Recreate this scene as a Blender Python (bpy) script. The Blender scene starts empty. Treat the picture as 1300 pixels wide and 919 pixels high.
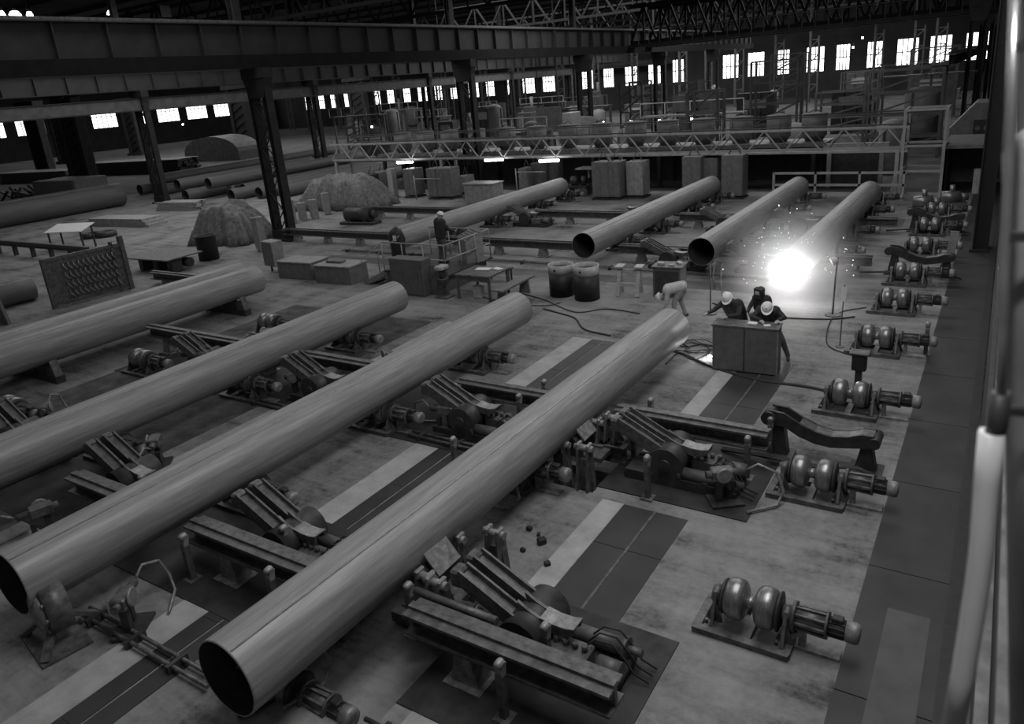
import bpy, math, random
from mathutils import Matrix, Vector
random.seed(7)
C = bpy.context.scene.collection
PI = math.pi
# ------------------------------------------------------------------ camera solution
H = 6.5
F = 946.220819; YAW = -0.59293235; PIT = 0.31775585; ROL = -0.08620711
PPX, PPY = 650.0, 415.0
cy_, sy_, cp_, sp_ = math.cos(YAW), math.sin(YAW), math.cos(PIT), math.sin(PIT)
FW = Vector((sy_*cp_, cy_*cp_, -sp_)); r0 = Vector((cy_, -sy_, 0)); u0 = r0.cross(FW)
RT = math.cos(ROL)*r0 + math.sin(ROL)*u0; UP = -math.sin(ROL)*r0 + math.cos(ROL)*u0
def ray(px, py): return FW + (px-PPX)/F*RT - (py-PPY)/F*UP
def at(px, py, z=0.0):            # a point of the photograph on the level z
    d = ray(px, py); t = (z-H)/d.z
    return Vector((d.x*t, d.y*t, z))
def aty(px, py, y):
    d = ray(px, py); t = y/d.y
    return Vector((d.x*t, y, H+d.z*t))
# ------------------------------------------------------------------ materials
MATS = {}
def mat(name, v, rough=.6, metal=0.0, noise=.25, scale=3.0, spec=.5, stretch=None, bump=0.0, v2=None, detail=6):
    if name in MATS: return MATS[name]
    m = bpy.data.materials.new(name); m.use_nodes = True
    nt = m.node_tree; b = nt.nodes['Principled BSDF']
    tc = nt.nodes.new('ShaderNodeTexCoord'); mp = nt.nodes.new('ShaderNodeMapping')
    nt.links.new(tc.outputs['Object'], mp.inputs['Vector'])
    if stretch: mp.inputs['Scale'].default_value = stretch
    n = nt.nodes.new('ShaderNodeTexNoise'); n.inputs['Scale'].default_value = scale; n.inputs['Detail'].default_value = detail
    n.inputs['Roughness'].default_value = .62
    nt.links.new(mp.outputs['Vector'], n.inputs['Vector'])
    r = nt.nodes.new('ShaderNodeValToRGB')
    lo = v*(1-noise); hi = v*(1+noise) if v2 is None else v2
    r.color_ramp.elements[0].position = .32; r.color_ramp.elements[0].color = (lo, lo, lo, 1)
    r.color_ramp.elements[1].position = .68; r.color_ramp.elements[1].color = (hi, hi, hi, 1)
    nt.links.new(n.outputs['Fac'], r.inputs['Fac']); nt.links.new(r.outputs['Color'], b.inputs['Base Color'])
    b.inputs['Roughness'].default_value = rough; b.inputs['Metallic'].default_value = metal
    b.inputs['Specular IOR Level'].default_value = spec
    if bump:
        bp = nt.nodes.new('ShaderNodeBump'); bp.inputs['Strength'].default_value = bump; bp.inputs['Distance'].default_value = .02
        nt.links.new(n.outputs['Fac'], bp.inputs['Height']); nt.links.new(bp.outputs['Normal'], b.inputs['Normal'])
    MATS[name] = m; return m
def emat(name, v, strength):
    m = bpy.data.materials.new(name); m.use_nodes = True; nt = m.node_tree
    for n in list(nt.nodes): nt.nodes.remove(n)
    e = nt.nodes.new('ShaderNodeEmission'); e.inputs['Color'].default_value = (v, v, v, 1); e.inputs['Strength'].default_value = strength
    o = nt.nodes.new('ShaderNodeOutputMaterial'); nt.links.new(e.outputs[0], o.inputs['Surface']); MATS[name] = m; return m
M = dict(
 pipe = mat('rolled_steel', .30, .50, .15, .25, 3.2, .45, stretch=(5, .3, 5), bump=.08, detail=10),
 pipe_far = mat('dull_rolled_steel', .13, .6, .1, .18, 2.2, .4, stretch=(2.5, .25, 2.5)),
 pipe_in = mat('dark_inner_steel', .04, .8, 0, .3, 3),  # inner wall, darker than the outer steel
 steel = mat('machinery_steel', .13, .5, .3, .5, 9, bump=.15),
 lsteel = mat('worn_light_steel', .26, .5, .3, .45, 11, bump=.15),
 bright = mat('polished_steel', .5, .3, .75, .2, 12),
 dark = mat('oily_dark_steel', .05, .5, .2, .4, 8, bump=.1),
 black = mat('black_paint', .022, .55, 0, .3, 6),
 roller = mat('roller_steel', .26, .34, .65, .35, 7, stretch=(6, 1, 1), bump=.05),
 rubber = mat('black_rubber', .03, .7, 0, .3, 9),
 motor = mat('motor_casing', .12, .5, .2, .3, 10, bump=.1),
 trousers_shade = mat('shaded_pale_trousers', .30, .85, 0, .25, 14, bump=.25),  # darker than the jacket: shade on the legs is put into the colour
 struct = mat('painted_structure', .028, .65, 0, .35, 2.0, .3),
 struct2 = mat('grey_painted_structure', .10, .6, 0, .3, 2.0, .3),
 gantry = mat('light_painted_lattice', .34, .55, 0, .2, 3),
 crate = mat('grey_painted_panel', .12, .55, 0, .22, 6, bump=.03),
 cabinet = mat('cabinet_enamel', .16, .5, 0, .25, 4, bump=.03),
 lcab = mat('pale_cabinet_enamel', .30, .5, 0, .25, 5),
 tarp = mat('grey_canvas', .17, .9, 0, .45, 6, bump=.9),
 white = mat('white_enamel', .8, .4, 0, .05, 5),
 pale = mat('pale_paint', .42, .5, 0, .25, 8),
 worn = mat('rubbed_steel', .30, .45, .3, .3, 14, bump=.1),
 darkened = mat('pipe_shade_floor', .075, .75, 0, .7, 1.6, .3, bump=.3),
 oily = mat('oil_soaked_floor', .03, .6, 0, .6, 2.5, .4, bump=.3),
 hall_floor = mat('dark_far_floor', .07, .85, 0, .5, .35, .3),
 truss = mat('dark_truss_paint', .014, .8, 0, .3, 2, .2),
 girder = mat('dark_girder_paint', .05, .6, 0, .2, 1.2, .3),
 clutter = mat('dusty_machine_paint', .16, .7, 0, .3, 1.5, .3),
 clutter_d = mat('dark_dusty_paint', .07, .7, 0, .3, 1.5, .3),
 paper = mat('white_paper', .8, .7, 0, .08, 9),
 wood = mat('worn_timber', .17, .75, 0, .35, 6, stretch=(1, 6, 6)),
 wood_l = mat('bleached_timber', .40, .75, 0, .25, 6, stretch=(1, 1, 5)),
 skin = mat('skin', .36, .6, 0, .08, 12),
 jacket = mat('dark_wool_jacket', .035, .85, 0, .3, 14, bump=.2),
 trousers = mat('grey_trousers', .10, .85, 0, .25, 14, bump=.2),
 light_cloth = mat('pale_work_clothes', .5, .85, 0, .2, 12, bump=.25),
 boots = mat('black_leather', .025, .5, 0, .2, 10),
 plate = mat('dark_floor_plate', .04, .55, .1, .3, 1.3, bump=.1),
 plate2 = mat('lighter_floor_plate', .08, .55, .1, .25, 1.6, bump=.1),
 pale_concrete = mat('pale_concrete', .40, .85, 0, .2, 2.2, .3, bump=.1),
 wallm = mat('grey_plaster', .10, .8, 0, .12, 1.4, .2),
 roofm = mat('roof_sheet', .05, .9, 0, .2, .4, .1),
)
# concrete floor: two noise octaves of stains and dust
def concrete():
    m = bpy.data.materials.new('worn_concrete'); m.use_nodes = True; nt = m.node_tree; b = nt.nodes['Principled BSDF']
    tc = nt.nodes.new('ShaderNodeTexCoord')
    def noise(s, d, st=(1, 1, 1)):
        mp = nt.nodes.new('ShaderNodeMapping'); mp.inputs['Scale'].default_value = st
        nt.links.new(tc.outputs['Object'], mp.inputs['Vector'])
        n = nt.nodes.new('ShaderNodeTexNoise'); n.inputs['Scale'].default_value = s; n.inputs['Detail'].default_value = d
        n.inputs['Roughness'].default_value = .65
        nt.links.new(mp.outputs['Vector'], n.inputs['Vector']); return n
    a = noise(.55, 8, (1, .6, 1)); c = noise(9, 8); s = noise(1.3, 5, (.5, 2.2, 1))
    def mul(x, y, op='MULTIPLY'):
        k = nt.nodes.new('ShaderNodeMath'); k.operation = op
        for i, q in enumerate((x, y)):
            if isinstance(q, float): k.inputs[i].default_value = q
            else: nt.links.new(q, k.inputs[i])
        return k.outputs[0]
    v = mul(mul(a.outputs['Fac'], .55), mul(mul(c.outputs['Fac'], .22), mul(s.outputs['Fac'], .35), 'ADD'), 'ADD')
    r = nt.nodes.new('ShaderNodeValToRGB'); nt.links.new(v, r.inputs['Fac'])
    e = r.color_ramp.elements
    e[0].position = .44; e[0].color = (.05, .05, .05, 1); e[1].position = .66; e[1].color = (.30, .30, .30, 1)
    k = e.new(.53); k.color = (.19, .19, .19, 1)
    nt.links.new(r.outputs['Color'], b.inputs['Base Color'])
    b.inputs['Roughness'].default_value = .8; b.inputs['Specular IOR Level'].default_value = .3
    bp = nt.nodes.new('ShaderNodeBump'); bp.inputs['Strength'].default_value = .25; bp.inputs['Distance'].default_value = .02
    nt.links.new(c.outputs['Fac'], bp.inputs['Height']); nt.links.new(bp.outputs['Normal'], b.inputs['Normal'])
    return m
M['concrete'] = concrete()
# ------------------------------------------------------------------ mesh builder
class MB:
    def __init__(s): s.v = []; s.f = []; s.sm = []
    def add(s, vs, fs, smooth=False, mx=None):
        o = len(s.v)
        for p in vs:
            p = Vector(p)
            if mx is not None: p = mx @ p
            s.v.append(p)
        for f in fs: s.f.append([o+i for i in f]); s.sm.append(smooth)
        return s
    def box(s, c, d, rz=0, mx=None, ry=0, rx=0, ch=0.0):
        x, y, z = d[0]/2, d[1]/2, d[2]/2
        T = Matrix.Translation(c) @ Matrix.Rotation(rz, 4, 'Z') @ Matrix.Rotation(ry, 4, 'Y') @ Matrix.Rotation(rx, 4, 'X')
        if mx is not None: T = mx @ T
        if ch:
            k = min(ch, x*.45, y*.45, z*.45); vs = []
            for zz, q in ((-z, k), (-z+k, 0), (z-k, 0), (z, k)):
                X, Y = x-q, y-q; kk = k if q == 0 else k*.6
                vs += [(-X+kk, -Y, zz), (X-kk, -Y, zz), (X, -Y+kk, zz), (X, Y-kk, zz), (X-kk, Y, zz), (-X+kk, Y, zz), (-X, Y-kk, zz), (-X, -Y+kk, zz)]
            fs = [list(range(7, -1, -1)), list(range(24, 32))]
            for L in range(3):
                for i in range(8): fs.append([L*8+i, L*8+(i+1) % 8, L*8+8+(i+1) % 8, L*8+8+i])
            return s.add(vs, fs, mx=T)
        vs = [(-x, -y, -z), (x, -y, -z), (x, y, -z), (-x, y, -z), (-x, -y, z), (x, -y, z), (x, y, z), (-x, y, z)]
        return s.add(vs, [(3, 2, 1, 0), (4, 5, 6, 7), (0, 1, 5, 4), (1, 2, 6, 5), (2, 3, 7, 6), (3, 0, 4, 7)], mx=T)
    def span(s, x0, x1, y0, y1, z0, z1, ch=0.0):
        return s.box(((x0+x1)/2, (y0+y1)/2, (z0+z1)/2), (abs(x1-x0), abs(y1-y0), abs(z1-z0)), ch=ch)
    def frame(s, p0, p1):
        p0 = Vector(p0); p1 = Vector(p1); w = (p1-p0); L = w.length; w.normalize()
        a = Vector((0, 0, 1)) if abs(w.z) < .95 else Vector((1, 0, 0))
        u = w.cross(a).normalized(); v = u.cross(w)
        return p0, p1, w, u, v, L
    def bar(s, p0, p1, a, b=None):
        b = b or a; p0, p1, w, u, v, L = s.frame(p0, p1); vs = []
        for p in (p0, p1):
            for i, j in ((-1, -1), (1, -1), (1, 1), (-1, 1)): vs.append(p+u*(i*a/2)+v*(j*b/2))
        return s.add(vs, [(0, 1, 2, 3), (7, 6, 5, 4), (0, 4, 5, 1), (1, 5, 6, 2), (2, 6, 7, 3), (3, 7, 4, 0)])
    def cyl(s, p0, p1, r, r1=None, n=20, cap=True):
        return s.lathe([(0, r), (1, r if r1 is None else r1)], p0, p1, n, cap, rel=True)
    def lathe(s, prof, p0, p1, n=24, cap=True, rel=False, closed=False):
        p0, p1, w, u, v, L = s.frame(p0, p1); vs = []; fs = []
        for h, r in prof:
            hh = h*L if rel else h
            for i in range(n):
                a = 2*PI*i/n; vs.append(p0+w*hh+u*(r*math.cos(a))+v*(r*math.sin(a)))
        K = len(prof)
        for k in range(K-1 + (1 if closed else 0)):
            k2 = (k+1) % K
            for i in range(n):
                j = (i+1) % n; fs.append((k*n+j, k*n+i, k2*n+i, k2*n+j))
        s.add(vs, fs, True)
        if cap and not closed:
            o = len(s.v)-len(vs)
            s.f.append([o+i for i in range(n)]); s.sm.append(False)
            s.f.append([o+(K-1)*n+i for i in range(n-1, -1, -1)]); s.sm.append(False)
        return s
    def tube(s, pts, r, n=8):
        pts = [Vector(p) for p in pts]; vs = []; fs = []; pu = None
        for k, p in enumerate(pts):
            w = (pts[min(k+1, len(pts)-1)]-pts[max(k-1, 0)]).normalized()
            if pu is None:
                a = Vector((0, 0, 1)) if abs(w.z) < .9 else Vector((1, 0, 0)); pu = w.cross(a).normalized()
            pu = (pu-w*pu.dot(w)).normalized(); v = w.cross(pu)
            for i in range(n):
                a = 2*PI*i/n; vs.append(p+pu*(r*math.cos(a))+v*(r*math.sin(a)))
        for k in range(len(pts)-1):
            for i in range(n): j = (i+1) % n; fs.append((k*n+i, k*n+j, (k+1)*n+j, (k+1)*n+i))
        s.add(vs, fs, True); o = len(s.v)-len(vs)
        s.f.append([o+i for i in range(n-1, -1, -1)]); s.sm.append(False)
        s.f.append([o+(len(pts)-1)*n+i for i in range(n)]); s.sm.append(False)
        return s
    def prism(s, poly, t, plane='xz', off=0.0, mx=None):
        n = len(poly); vs = []
        for k in (-t/2, t/2):
            for a, b in poly:
                vs.append({'xz': (a, off+k, b), 'yz': (off+k, a, b), 'xy': (a, b, off+k)}[plane])
        fs = [list(range(n)), list(range(2*n-1, n-1, -1))]+[(i, i+n, (i+1) % n+n, (i+1) % n) for i in range(n)]
        return s.add(vs, fs, mx=mx)
    def strip(s, top, bot, t, plane='xz', off=0.0):   # solid band between two polylines
        for k in range(len(top)-1): s.prism([top[k], top[k+1], bot[k+1], bot[k]], t, plane, off)
        return s
    def ibeam(s, p0, p1, h, w, tf=.02, tw=.015):
        p0, p1, d, u, v, L = s.frame(p0, p1)
        s.bar(p0+v*(h/2-tf/2), p1+v*(h/2-tf/2), w, tf); s.bar(p0-v*(h/2-tf/2), p1-v*(h/2-tf/2), w, tf)
        return s.bar(p0, p1, tw, h-2*tf)
    def ball(s, c, r, n=12, sc=(1, 1, 1)):
        vs = []; fs = []; m = n//2; c = Vector(c)
        for i in range(1, m):
            a = PI*i/m
            for j in range(n):
                b = 2*PI*j/n; vs.append(c+Vector((r*sc[0]*math.sin(a)*math.cos(b), r*sc[1]*math.sin(a)*math.sin(b), r*sc[2]*math.cos(a))))
        vs += [c+Vector((0, 0, r*sc[2])), c-Vector((0, 0, r*sc[2]))]; t = len(vs)-2
        for i in range(m-2):
            for j in range(n): k = (j+1) % n; fs.append((i*n+j, (i+1)*n+j, (i+1)*n+k, i*n+k))
        for j in range(n):
            k = (j+1) % n; fs.append((t, j, k)); fs.append((t+1, (m-2)*n+k, (m-2)*n+j))
        return s.add(vs, fs, True)
    def mesh(s, name, m):
        me = bpy.data.meshes.new(name); me.from_pydata([tuple(p) for p in s.v], [], s.f)
        me.polygons.foreach_set('use_smooth', s.sm)
        if isinstance(m, (list, tuple)):
            for q in m: me.materials.append(q)
        else: me.materials.append(m)
        me.update(); return me
def obj(name, mb, m, parent=None, loc=None, label=None):
    o = bpy.data.objects.new(name, mb.mesh(name, m)); C.objects.link(o)
    if parent is not None: o.parent = parent
    if loc is not None: o.location = loc
    if label: o['label'] = label
    return o
def tag(o, label, cat, group=None, kind=None):
    o['label'] = label; o['category'] = cat
    if group: o['group'] = group
    if kind: o['kind'] = kind
    return o
def thing(name, label, cat, loc=(0, 0, 0), rz=0, group=None):
    o = bpy.data.objects.new(name, None); C.objects.link(o); o.empty_display_size = .1
    o.location = loc; o.rotation_euler = (0, 0, rz); return tag(o, label, cat, group)
def struct(name, mb, m, label=None):
    o = obj(name, mb, m); o['kind'] = 'structure'
    if label: o['label'] = label
    return o
def kids(o): return [c for c in C.objects if c.parent == o]
def dup(src, loc, rz=None, label=None, group=None):
    def cp(o, par):
        c = o.copy(); C.objects.link(c)
        if par is not None: c.parent = par
        for k in KIDS.get(o.name, ()): cp(k, c)
        return c
    KIDS = {}
    def gather(o):
        KIDS[o.name] = kids(o)
        for k in KIDS[o.name]: gather(k)
    gather(src)
    r = cp(src, None); r.location = loc
    if rz is not None: r.rotation_euler = (0, 0, rz)
    if label: r['label'] = label
    if group: r['group'] = group
    return r
ORD = ['first', 'second', 'third', 'fourth', 'fifth', 'sixth', 'seventh', 'eighth', 'ninth', 'tenth', 'eleventh', 'twelfth', 'thirteenth', 'fourteenth', 'fifteenth', 'sixteenth']
class Proto:                       # first call places the thing itself, the others copy it
    def __init__(s, make): s.make = make; s.o = None
    def put(s, loc, label, rz=0, group=None):
        if s.o is None:
            s.o = s.make(); o = s.o; o.location = loc; o.rotation_euler = (0, 0, rz); o['label'] = label
            if group: o['group'] = group
            return o
        return dup(s.o, loc, rz, label, group)
ARC = 160
P5F = 15.35; P4F = 15.5
AREAS = [('fill_near', (-1.5, 9, 13.5), 6, 12, 1280), ('fill_left', (-17, 8, 14.5), 12, 14, 210), ('fill_near_left', (-29, 18, 14), 8, 12, 560),
 ('fill_mid', (-9, 27, 12.4), 16, 10, 760), ('fill_far_left', (-40, 30, 14.5), 20, 16, 1700), ('fill_back', (-18, 47, 12.2), 26, 8, 1500),
 ('fill_deep', (-34, 75, 15.6), 50, 10, 8000), ('fill_last', (-40, 105, 15.6), 60, 10, 9000), ('fill_deep_left', (-95, 70, 15.6), 40, 40, 7500)]  # added fill lights without fixtures, out of view, set region by region
# ------------------------------------------------------------------ the setting
ROWS = [-1.97, -6.1, -10.22, -14.35, -18.48]          # conveyor rows, running away from the camera
BEAMS = [5.3, 11.25]
PZ = .88; PR = .45
xr = ROWS[1]
pits = [(xr-1.2, xr+1.0, BEAMS[1]-1.75, BEAMS[1]+.5), (xr-1.2, xr+1.0, BEAMS[0]-1.2, BEAMS[0]+1.75)]
def in_pit(x, y): return any(a < x < b and c < y < d for a, b, c, d in pits)
xs = sorted({-160.0, .15}|{p[0] for p in pits}|{p[1] for p in pits}); ys = sorted({-6.0, 140.0}|{p[2] for p in pits}|{p[3] for p in pits})
fl = MB()
for i in range(len(xs)-1):
    for j in range(len(ys)-1):
        cx, cy = (xs[i]+xs[i+1])/2, (ys[j]+ys[j+1])/2
        if any(a < cx < b and c < cy < d for a, b, c, d in pits): continue
        fl.add([(xs[i], ys[j], 0), (xs[i+1], ys[j], 0), (xs[i+1], ys[j+1], 0), (xs[i], ys[j+1], 0)], [(0, 1, 2, 3)])
for a, b, c, d in pits:
    z = -.4
    fl.add([(a, c, z), (b, c, z), (b, d, z), (a, d, z), (a, c, 0), (b, c, 0), (b, d, 0), (a, d, 0)],
           [(0, 1, 2, 3), (0, 4, 5, 1), (1, 5, 6, 2), (2, 6, 7, 3), (3, 7, 4, 0)])
struct('floor', fl, M['concrete'])
# dark cover plates let into the floor along the rows, with a band of paler concrete beside them
n = 1
for k, xr in enumerate(ROWS[1:]):
    for y0, y1 in ((-5, 9.4), (11.7, 16.2)) if k == 0 else ((-5, 16.2),):
        x0, x1 = (xr+1.62, xr+2.66) if k == 0 else (xr+1.77, xr+2.42)
        mb = MB(); yy = y0
        while yy < y1-.01:
            ye = min(yy+1.9, y1); mb.span(x0, (x0+x1)/2-.02, yy, ye-.012, 0, .012); mb.span((x0+x1)/2+.02, x1, yy, ye-.012, 0, .012); yy = ye
        struct('trim_%d' % n, mb, M['plate'], 'dark steel cover plates along the floor channel'); n += 1
        mb = MB(); mb.span(x0-(.38 if k == 0 else .55), x0-.01, y0, y1, 0, .006); struct('trim_%d' % n, mb, M['pale_concrete'], 'band of paler concrete'); n += 1
        if k == 0:
            mb = MB(); mb.span((x0+x1)/2-.018, (x0+x1)/2+.018, y0, y1, 0, .016); struct('trim_%d' % n, mb, M['steel'], 'thin pale seam between the cover plates'); n += 1
mb = MB(); yy = -5
while yy < 60:
    mb.span(-.95, -.02, yy, yy+2.385, 0, .015); yy += 2.4
struct('trim_%d' % n, mb, M['plate'], 'dark steel walkway plates along the right side'); n += 1
mb = MB(); mb.span(-.62, -.16, 3.6, 8.6, .015, .022); struct('trim_%d' % n, mb, M['plate2'], 'paler walkway plate'); n += 1
mb = MB(); mb.span(-.02, .13, -5, 60, 0, .12); struct('trim_%d' % n, mb, M['black'], 'black kerb along the right wall'); n += 1
# stain-darkened concrete lanes crossing the floor in front of and behind the control stand
for y0, y1, x0, x1 in ((21.4, 22.2, -24, -5), (31.4, 33.0, -29, -3)):
    mb = MB(); mb.span(x0, x1, y0, y1, 0, .005); struct('trim_%d' % n, mb, M['plate2'], 'darker floor lane'); n += 1
for k_, xr in enumerate(ROWS[1:]):
    for y0, y1 in ((9.7, 12.1), (4.6, 6.9)):
        if k_ == 0: x0, x1 = xr+1.005, xr+3.45
        else: x0, x1 = xr-1.0, xr+3.3
        mb = MB(); mb.span(x0, x1, y0, y1, 0, .020); struct('trim_%d' % n, mb, M['oily'], 'oil-soaked dark floor around the machinery'); n += 1
for xr in ROWS[3:]:  # strips paint the shade of the pipes onto the floor
    mb = MB(); mb.span(xr-.9, xr+.75, 1.5, 16.0, 0, .012); struct('trim_%d' % n, mb, M['darkened'], 'floor darkened with painted pipe shade under the conveyor row'); n += 1
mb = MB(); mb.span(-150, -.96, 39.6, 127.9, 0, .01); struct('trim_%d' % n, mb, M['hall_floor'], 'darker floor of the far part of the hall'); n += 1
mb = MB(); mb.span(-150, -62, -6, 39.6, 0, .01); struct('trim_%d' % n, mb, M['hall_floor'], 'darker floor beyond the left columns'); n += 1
mb = MB(); mb.span(.15, .4, -6, 140, 0, 16); struct('wall_right', mb, M['wallm'])
mb = MB()
# far end wall with a band of windows, and the left wall
YW = 128.0; XL = -150.0
def wall_with_windows(axis, pos, lo, hi, z0, z1, wins):
    mb = MB()
    def seg(a, b, za, zb):
        if axis == 'y': mb.span(a, b, pos, pos+.3, za, zb)
        else: mb.span(pos-.3, pos, a, b, za, zb)
    seg(lo, hi, 0, z0); seg(lo, hi, z1, 18)
    c = lo
    for a, b in wins: seg(c, a, z0, z1); c = b
    seg(c, hi, z0, z1); return mb
M['daylight'] = emat('daylight_pane', 1, 3.2)
winx = []; x = -148
while x < -1: winx.append((x, x+3.0)); x += 4.3
wr = random.Random(4); winx = [(a+wr.uniform(0, .5), b-wr.uniform(0, .9)) for a, b in winx if (wr.random() > .25 or (-62 < a < -8 and wr.random() > .3))]
struct('wall_far', wall_with_windows('y', YW, XL, .15, 3.9, 7.7, winx), M['roofm'])
winy = []; y = 62
while y < 124: winy.append((y, y+5.0)); y += 7.0
struct('wall_left', wall_with_windows('x', XL, -6, YW, 4.2, 8.6, winy), M['roofm'])
wn = 1
for a, b in winx:
    fr = MB(); pn = MB(); pn.span(a, b, YW+.12, YW+.14, 3.9, 7.7)
    for i in range(1, 4): fr.span(a+(b-a)*i/4-.06, a+(b-a)*i/4+.06, YW, YW+.1, 3.9, 7.7)
    for zz in (3.95, 5.8, 7.65): fr.span(a, b, YW, YW+.1, zz-.07, zz+.07)
    w = obj('window_%d' % wn, fr, M['struct']); w['kind'] = 'structure'; obj('pane', pn, M['daylight'], w); wn += 1
for a, b in winy:
    fr = MB(); pn = MB(); pn.span(XL-.14, XL-.12, a, b, 4.2, 8.6)
    for i in range(1, 5): fr.span(XL-.1, XL, a+(b-a)*i/5-.06, a+(b-a)*i/5+.06, 4.2, 8.6)
    for zz in (4.25, 6.4, 8.55): fr.span(XL-.1, XL, a, b, zz-.07, zz+.07)
    w = obj('window_%d' % wn, fr, M['struct']); w['kind'] = 'structure'; obj('pane', pn, M['daylight'], w); wn += 1
mb = MB(); mb.span(-150, .4, -6, 128.3, 16, 16.2)
for yy in range(0, 128, 6): mb.span(-150, .2, yy, yy+.12, 15.75, 16)
struct('ceiling', mb, M['roofm'])
# ------------------------------------------------------------------ crane runways
def make_column(top=8.0, upper=True, w=1.24, m=None):
    m = m or M['struct']
    t = thing('crane_column', '', 'column')
    for s in (-1, 1):
        b = MB(); x = s*(w/2-.13)
        b.ibeam((x, 0, .1), (x, 0, top-.4), .26, .42, .03, .03); obj('leg', b, m, t)
    b = MB(); z = .5; k = 0
    while z < top-1.2:
        for yy in (-.19, .19):
            a, c = (-1, 1) if k % 2 == 0 else (1, -1)
            b.bar((a*(w/2-.2), yy, z), (c*(w/2-.2), yy, z+1.0), .07, .02)
            b.bar((-w/2+.2, yy, z), (w/2-.2, yy, z), .07, .02)
        z += 1.0; k += 1
    obj('lacing', b, m, t)
    b = MB(); b.box((0, 0, .06), (w+.3, .8, .12)); b.box((0, 0, .3), (w+.05, .5, .4)); obj('base_plate', b, m, t)
    b = MB(); b.box((0, 0, top-.22), (w+.25, .6, .44)); b.prism([(-w/2-.1, top-.44), (w/2+.1, top-.44), (w/2-.1, top-1.3), (-w/2+.1, top-1.3)], .5); obj('cap', b, m, t)
    if upper:
        b = MB(); b.ibeam((-.75, 0, top), (-.75, 0, 16), .4, .4, .03, .03)
        b.ibeam((-.1-.75, 0, top+3), (-.9, 0, 16), .2, .3, .03, .03); obj('upper_shaft', b, m, t)
    return t
colp = Proto(make_column)
for i, y in enumerate((24.3, 40.6, 57.0, 73.3, 89.6)):
    colp.put((-29.3, y, 0), 'dark latticed crane column carrying the nearest girder, %s from the left' % ORD[i], 0, 'columns under the near crane girder')
for i, y in enumerate((32.7, 49.0, 65.3, 81.6, 98.0)):
    colp.put((-52.3, y, 0), 'dark latticed column of the middle row behind the near girder, %s from the left' % ORD[i], 0, 'columns of the middle row')
def make_pier():
    t = thing('crane_column', '', 'column'); w = 3.4
    b = MB(); b.box((-w/2+.3, 0, 4.2), (.6, .9, 8.4), ch=.04); obj('leg', b, M['struct'], t)
    b = MB(); b.box((w/2-.3, 0, 4.2), (.6, .9, 8.4), ch=.04); obj('leg', b, M['struct'], t)
    b = MB(); b.span(-w/2+.6, w/2-.6, -.2, .2, .3, 8.2)
    for k in range(8): b.bar((-w/2+.5, -.3, .5+k), (w/2-.5, -.3, 1.5+k), .12, .06)
    obj('web', b, M['struct'], t)
    b = MB(); b.box((0, 0, 8.7), (w+1.2, 1.3, .6)); b.box((0, 0, .2), (w+.6, 1.3, .4)); obj('cap', b, M['struct'], t); return t
colq = Proto(make_pier)
for i, p in enumerate(((-70.5, 37.0), (-104, 50.0), (-122, 62), (-119, 72.0), (-84, 66), (-84, 88), (-118, 96))):
    colq.put((p[0], p[1], 0), ['broad dark column standing among the pipe stacks at the far left', 'broad dark column near the left edge behind the big pipe', 'dark pier close to the left wall, left of the small square windows', 'dark pier just before the small square windows',
      'dark pier right of the near left column, before the window strip', 'small far dark pier behind the middle row', 'small far dark pier before the left wall'][i])
def make_girder(x, y0, y1, z0, z1, label, m, name='crane_girder', with_band=False):
    t = thing(name, label, 'girder', (x, y0, z0)); L = y1-y0; h = z1-z0
    b = MB(); b.span(-.02, .02, 0, L, .04, h-.04); obj('web', b, m, t)
    b = MB(); b.span(-.32, .32, 0, L, 0, .05); b.span(-.9, -.32, 0, L, 0, .03); obj('bottom_flange', b, M['black'], t)
    b = MB(); b.span(-.32, .32, 0, L, h-.05, h); obj('top_flange', b, m, t)
    if with_band: b = MB(); b.span(.25, .36, 0, L, 0, .58); obj('dark_lower_band', b, M['truss'], t)  # black band along the lower edge of the web
    b = MB(); y = 1.0
    while y < L: b.span(.02, .24, y, y+.05, .05, h-.05); y += 2.05
    s = obj('stiffener', b, m, t); s['kind'] = 'stuff'
    b = MB(); b.span(-.06, .06, 0, L, h, h+.14); obj('crane_rail', b, M['steel'], t)
    return t
make_girder(-29.3, -4, 105, 8.0, 9.9, 'long dark plate girder crossing the top left with stiffeners', M['girder'], with_band=True)
make_girder(-52.3, -4, 118, 8.0, 9.3, 'second plate girder seen below the near one at upper left', M['girder'])
# parapet/service beam hung on the middle row
t = thing('service_beam', 'grey horizontal beam under the middle girder at upper left', 'beam', (-52.0, 0, 6.7))
b = MB(); b.span(-.1, .1, 14, 100, 0, .75); obj('web', b, M['struct2'], t)
b = MB(); b.span(-.35, .35, 14, 100, -.08, 0); b.span(-.2, .2, 14, 100, .75, .8); obj('flange', b, M['black'], t)
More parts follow.
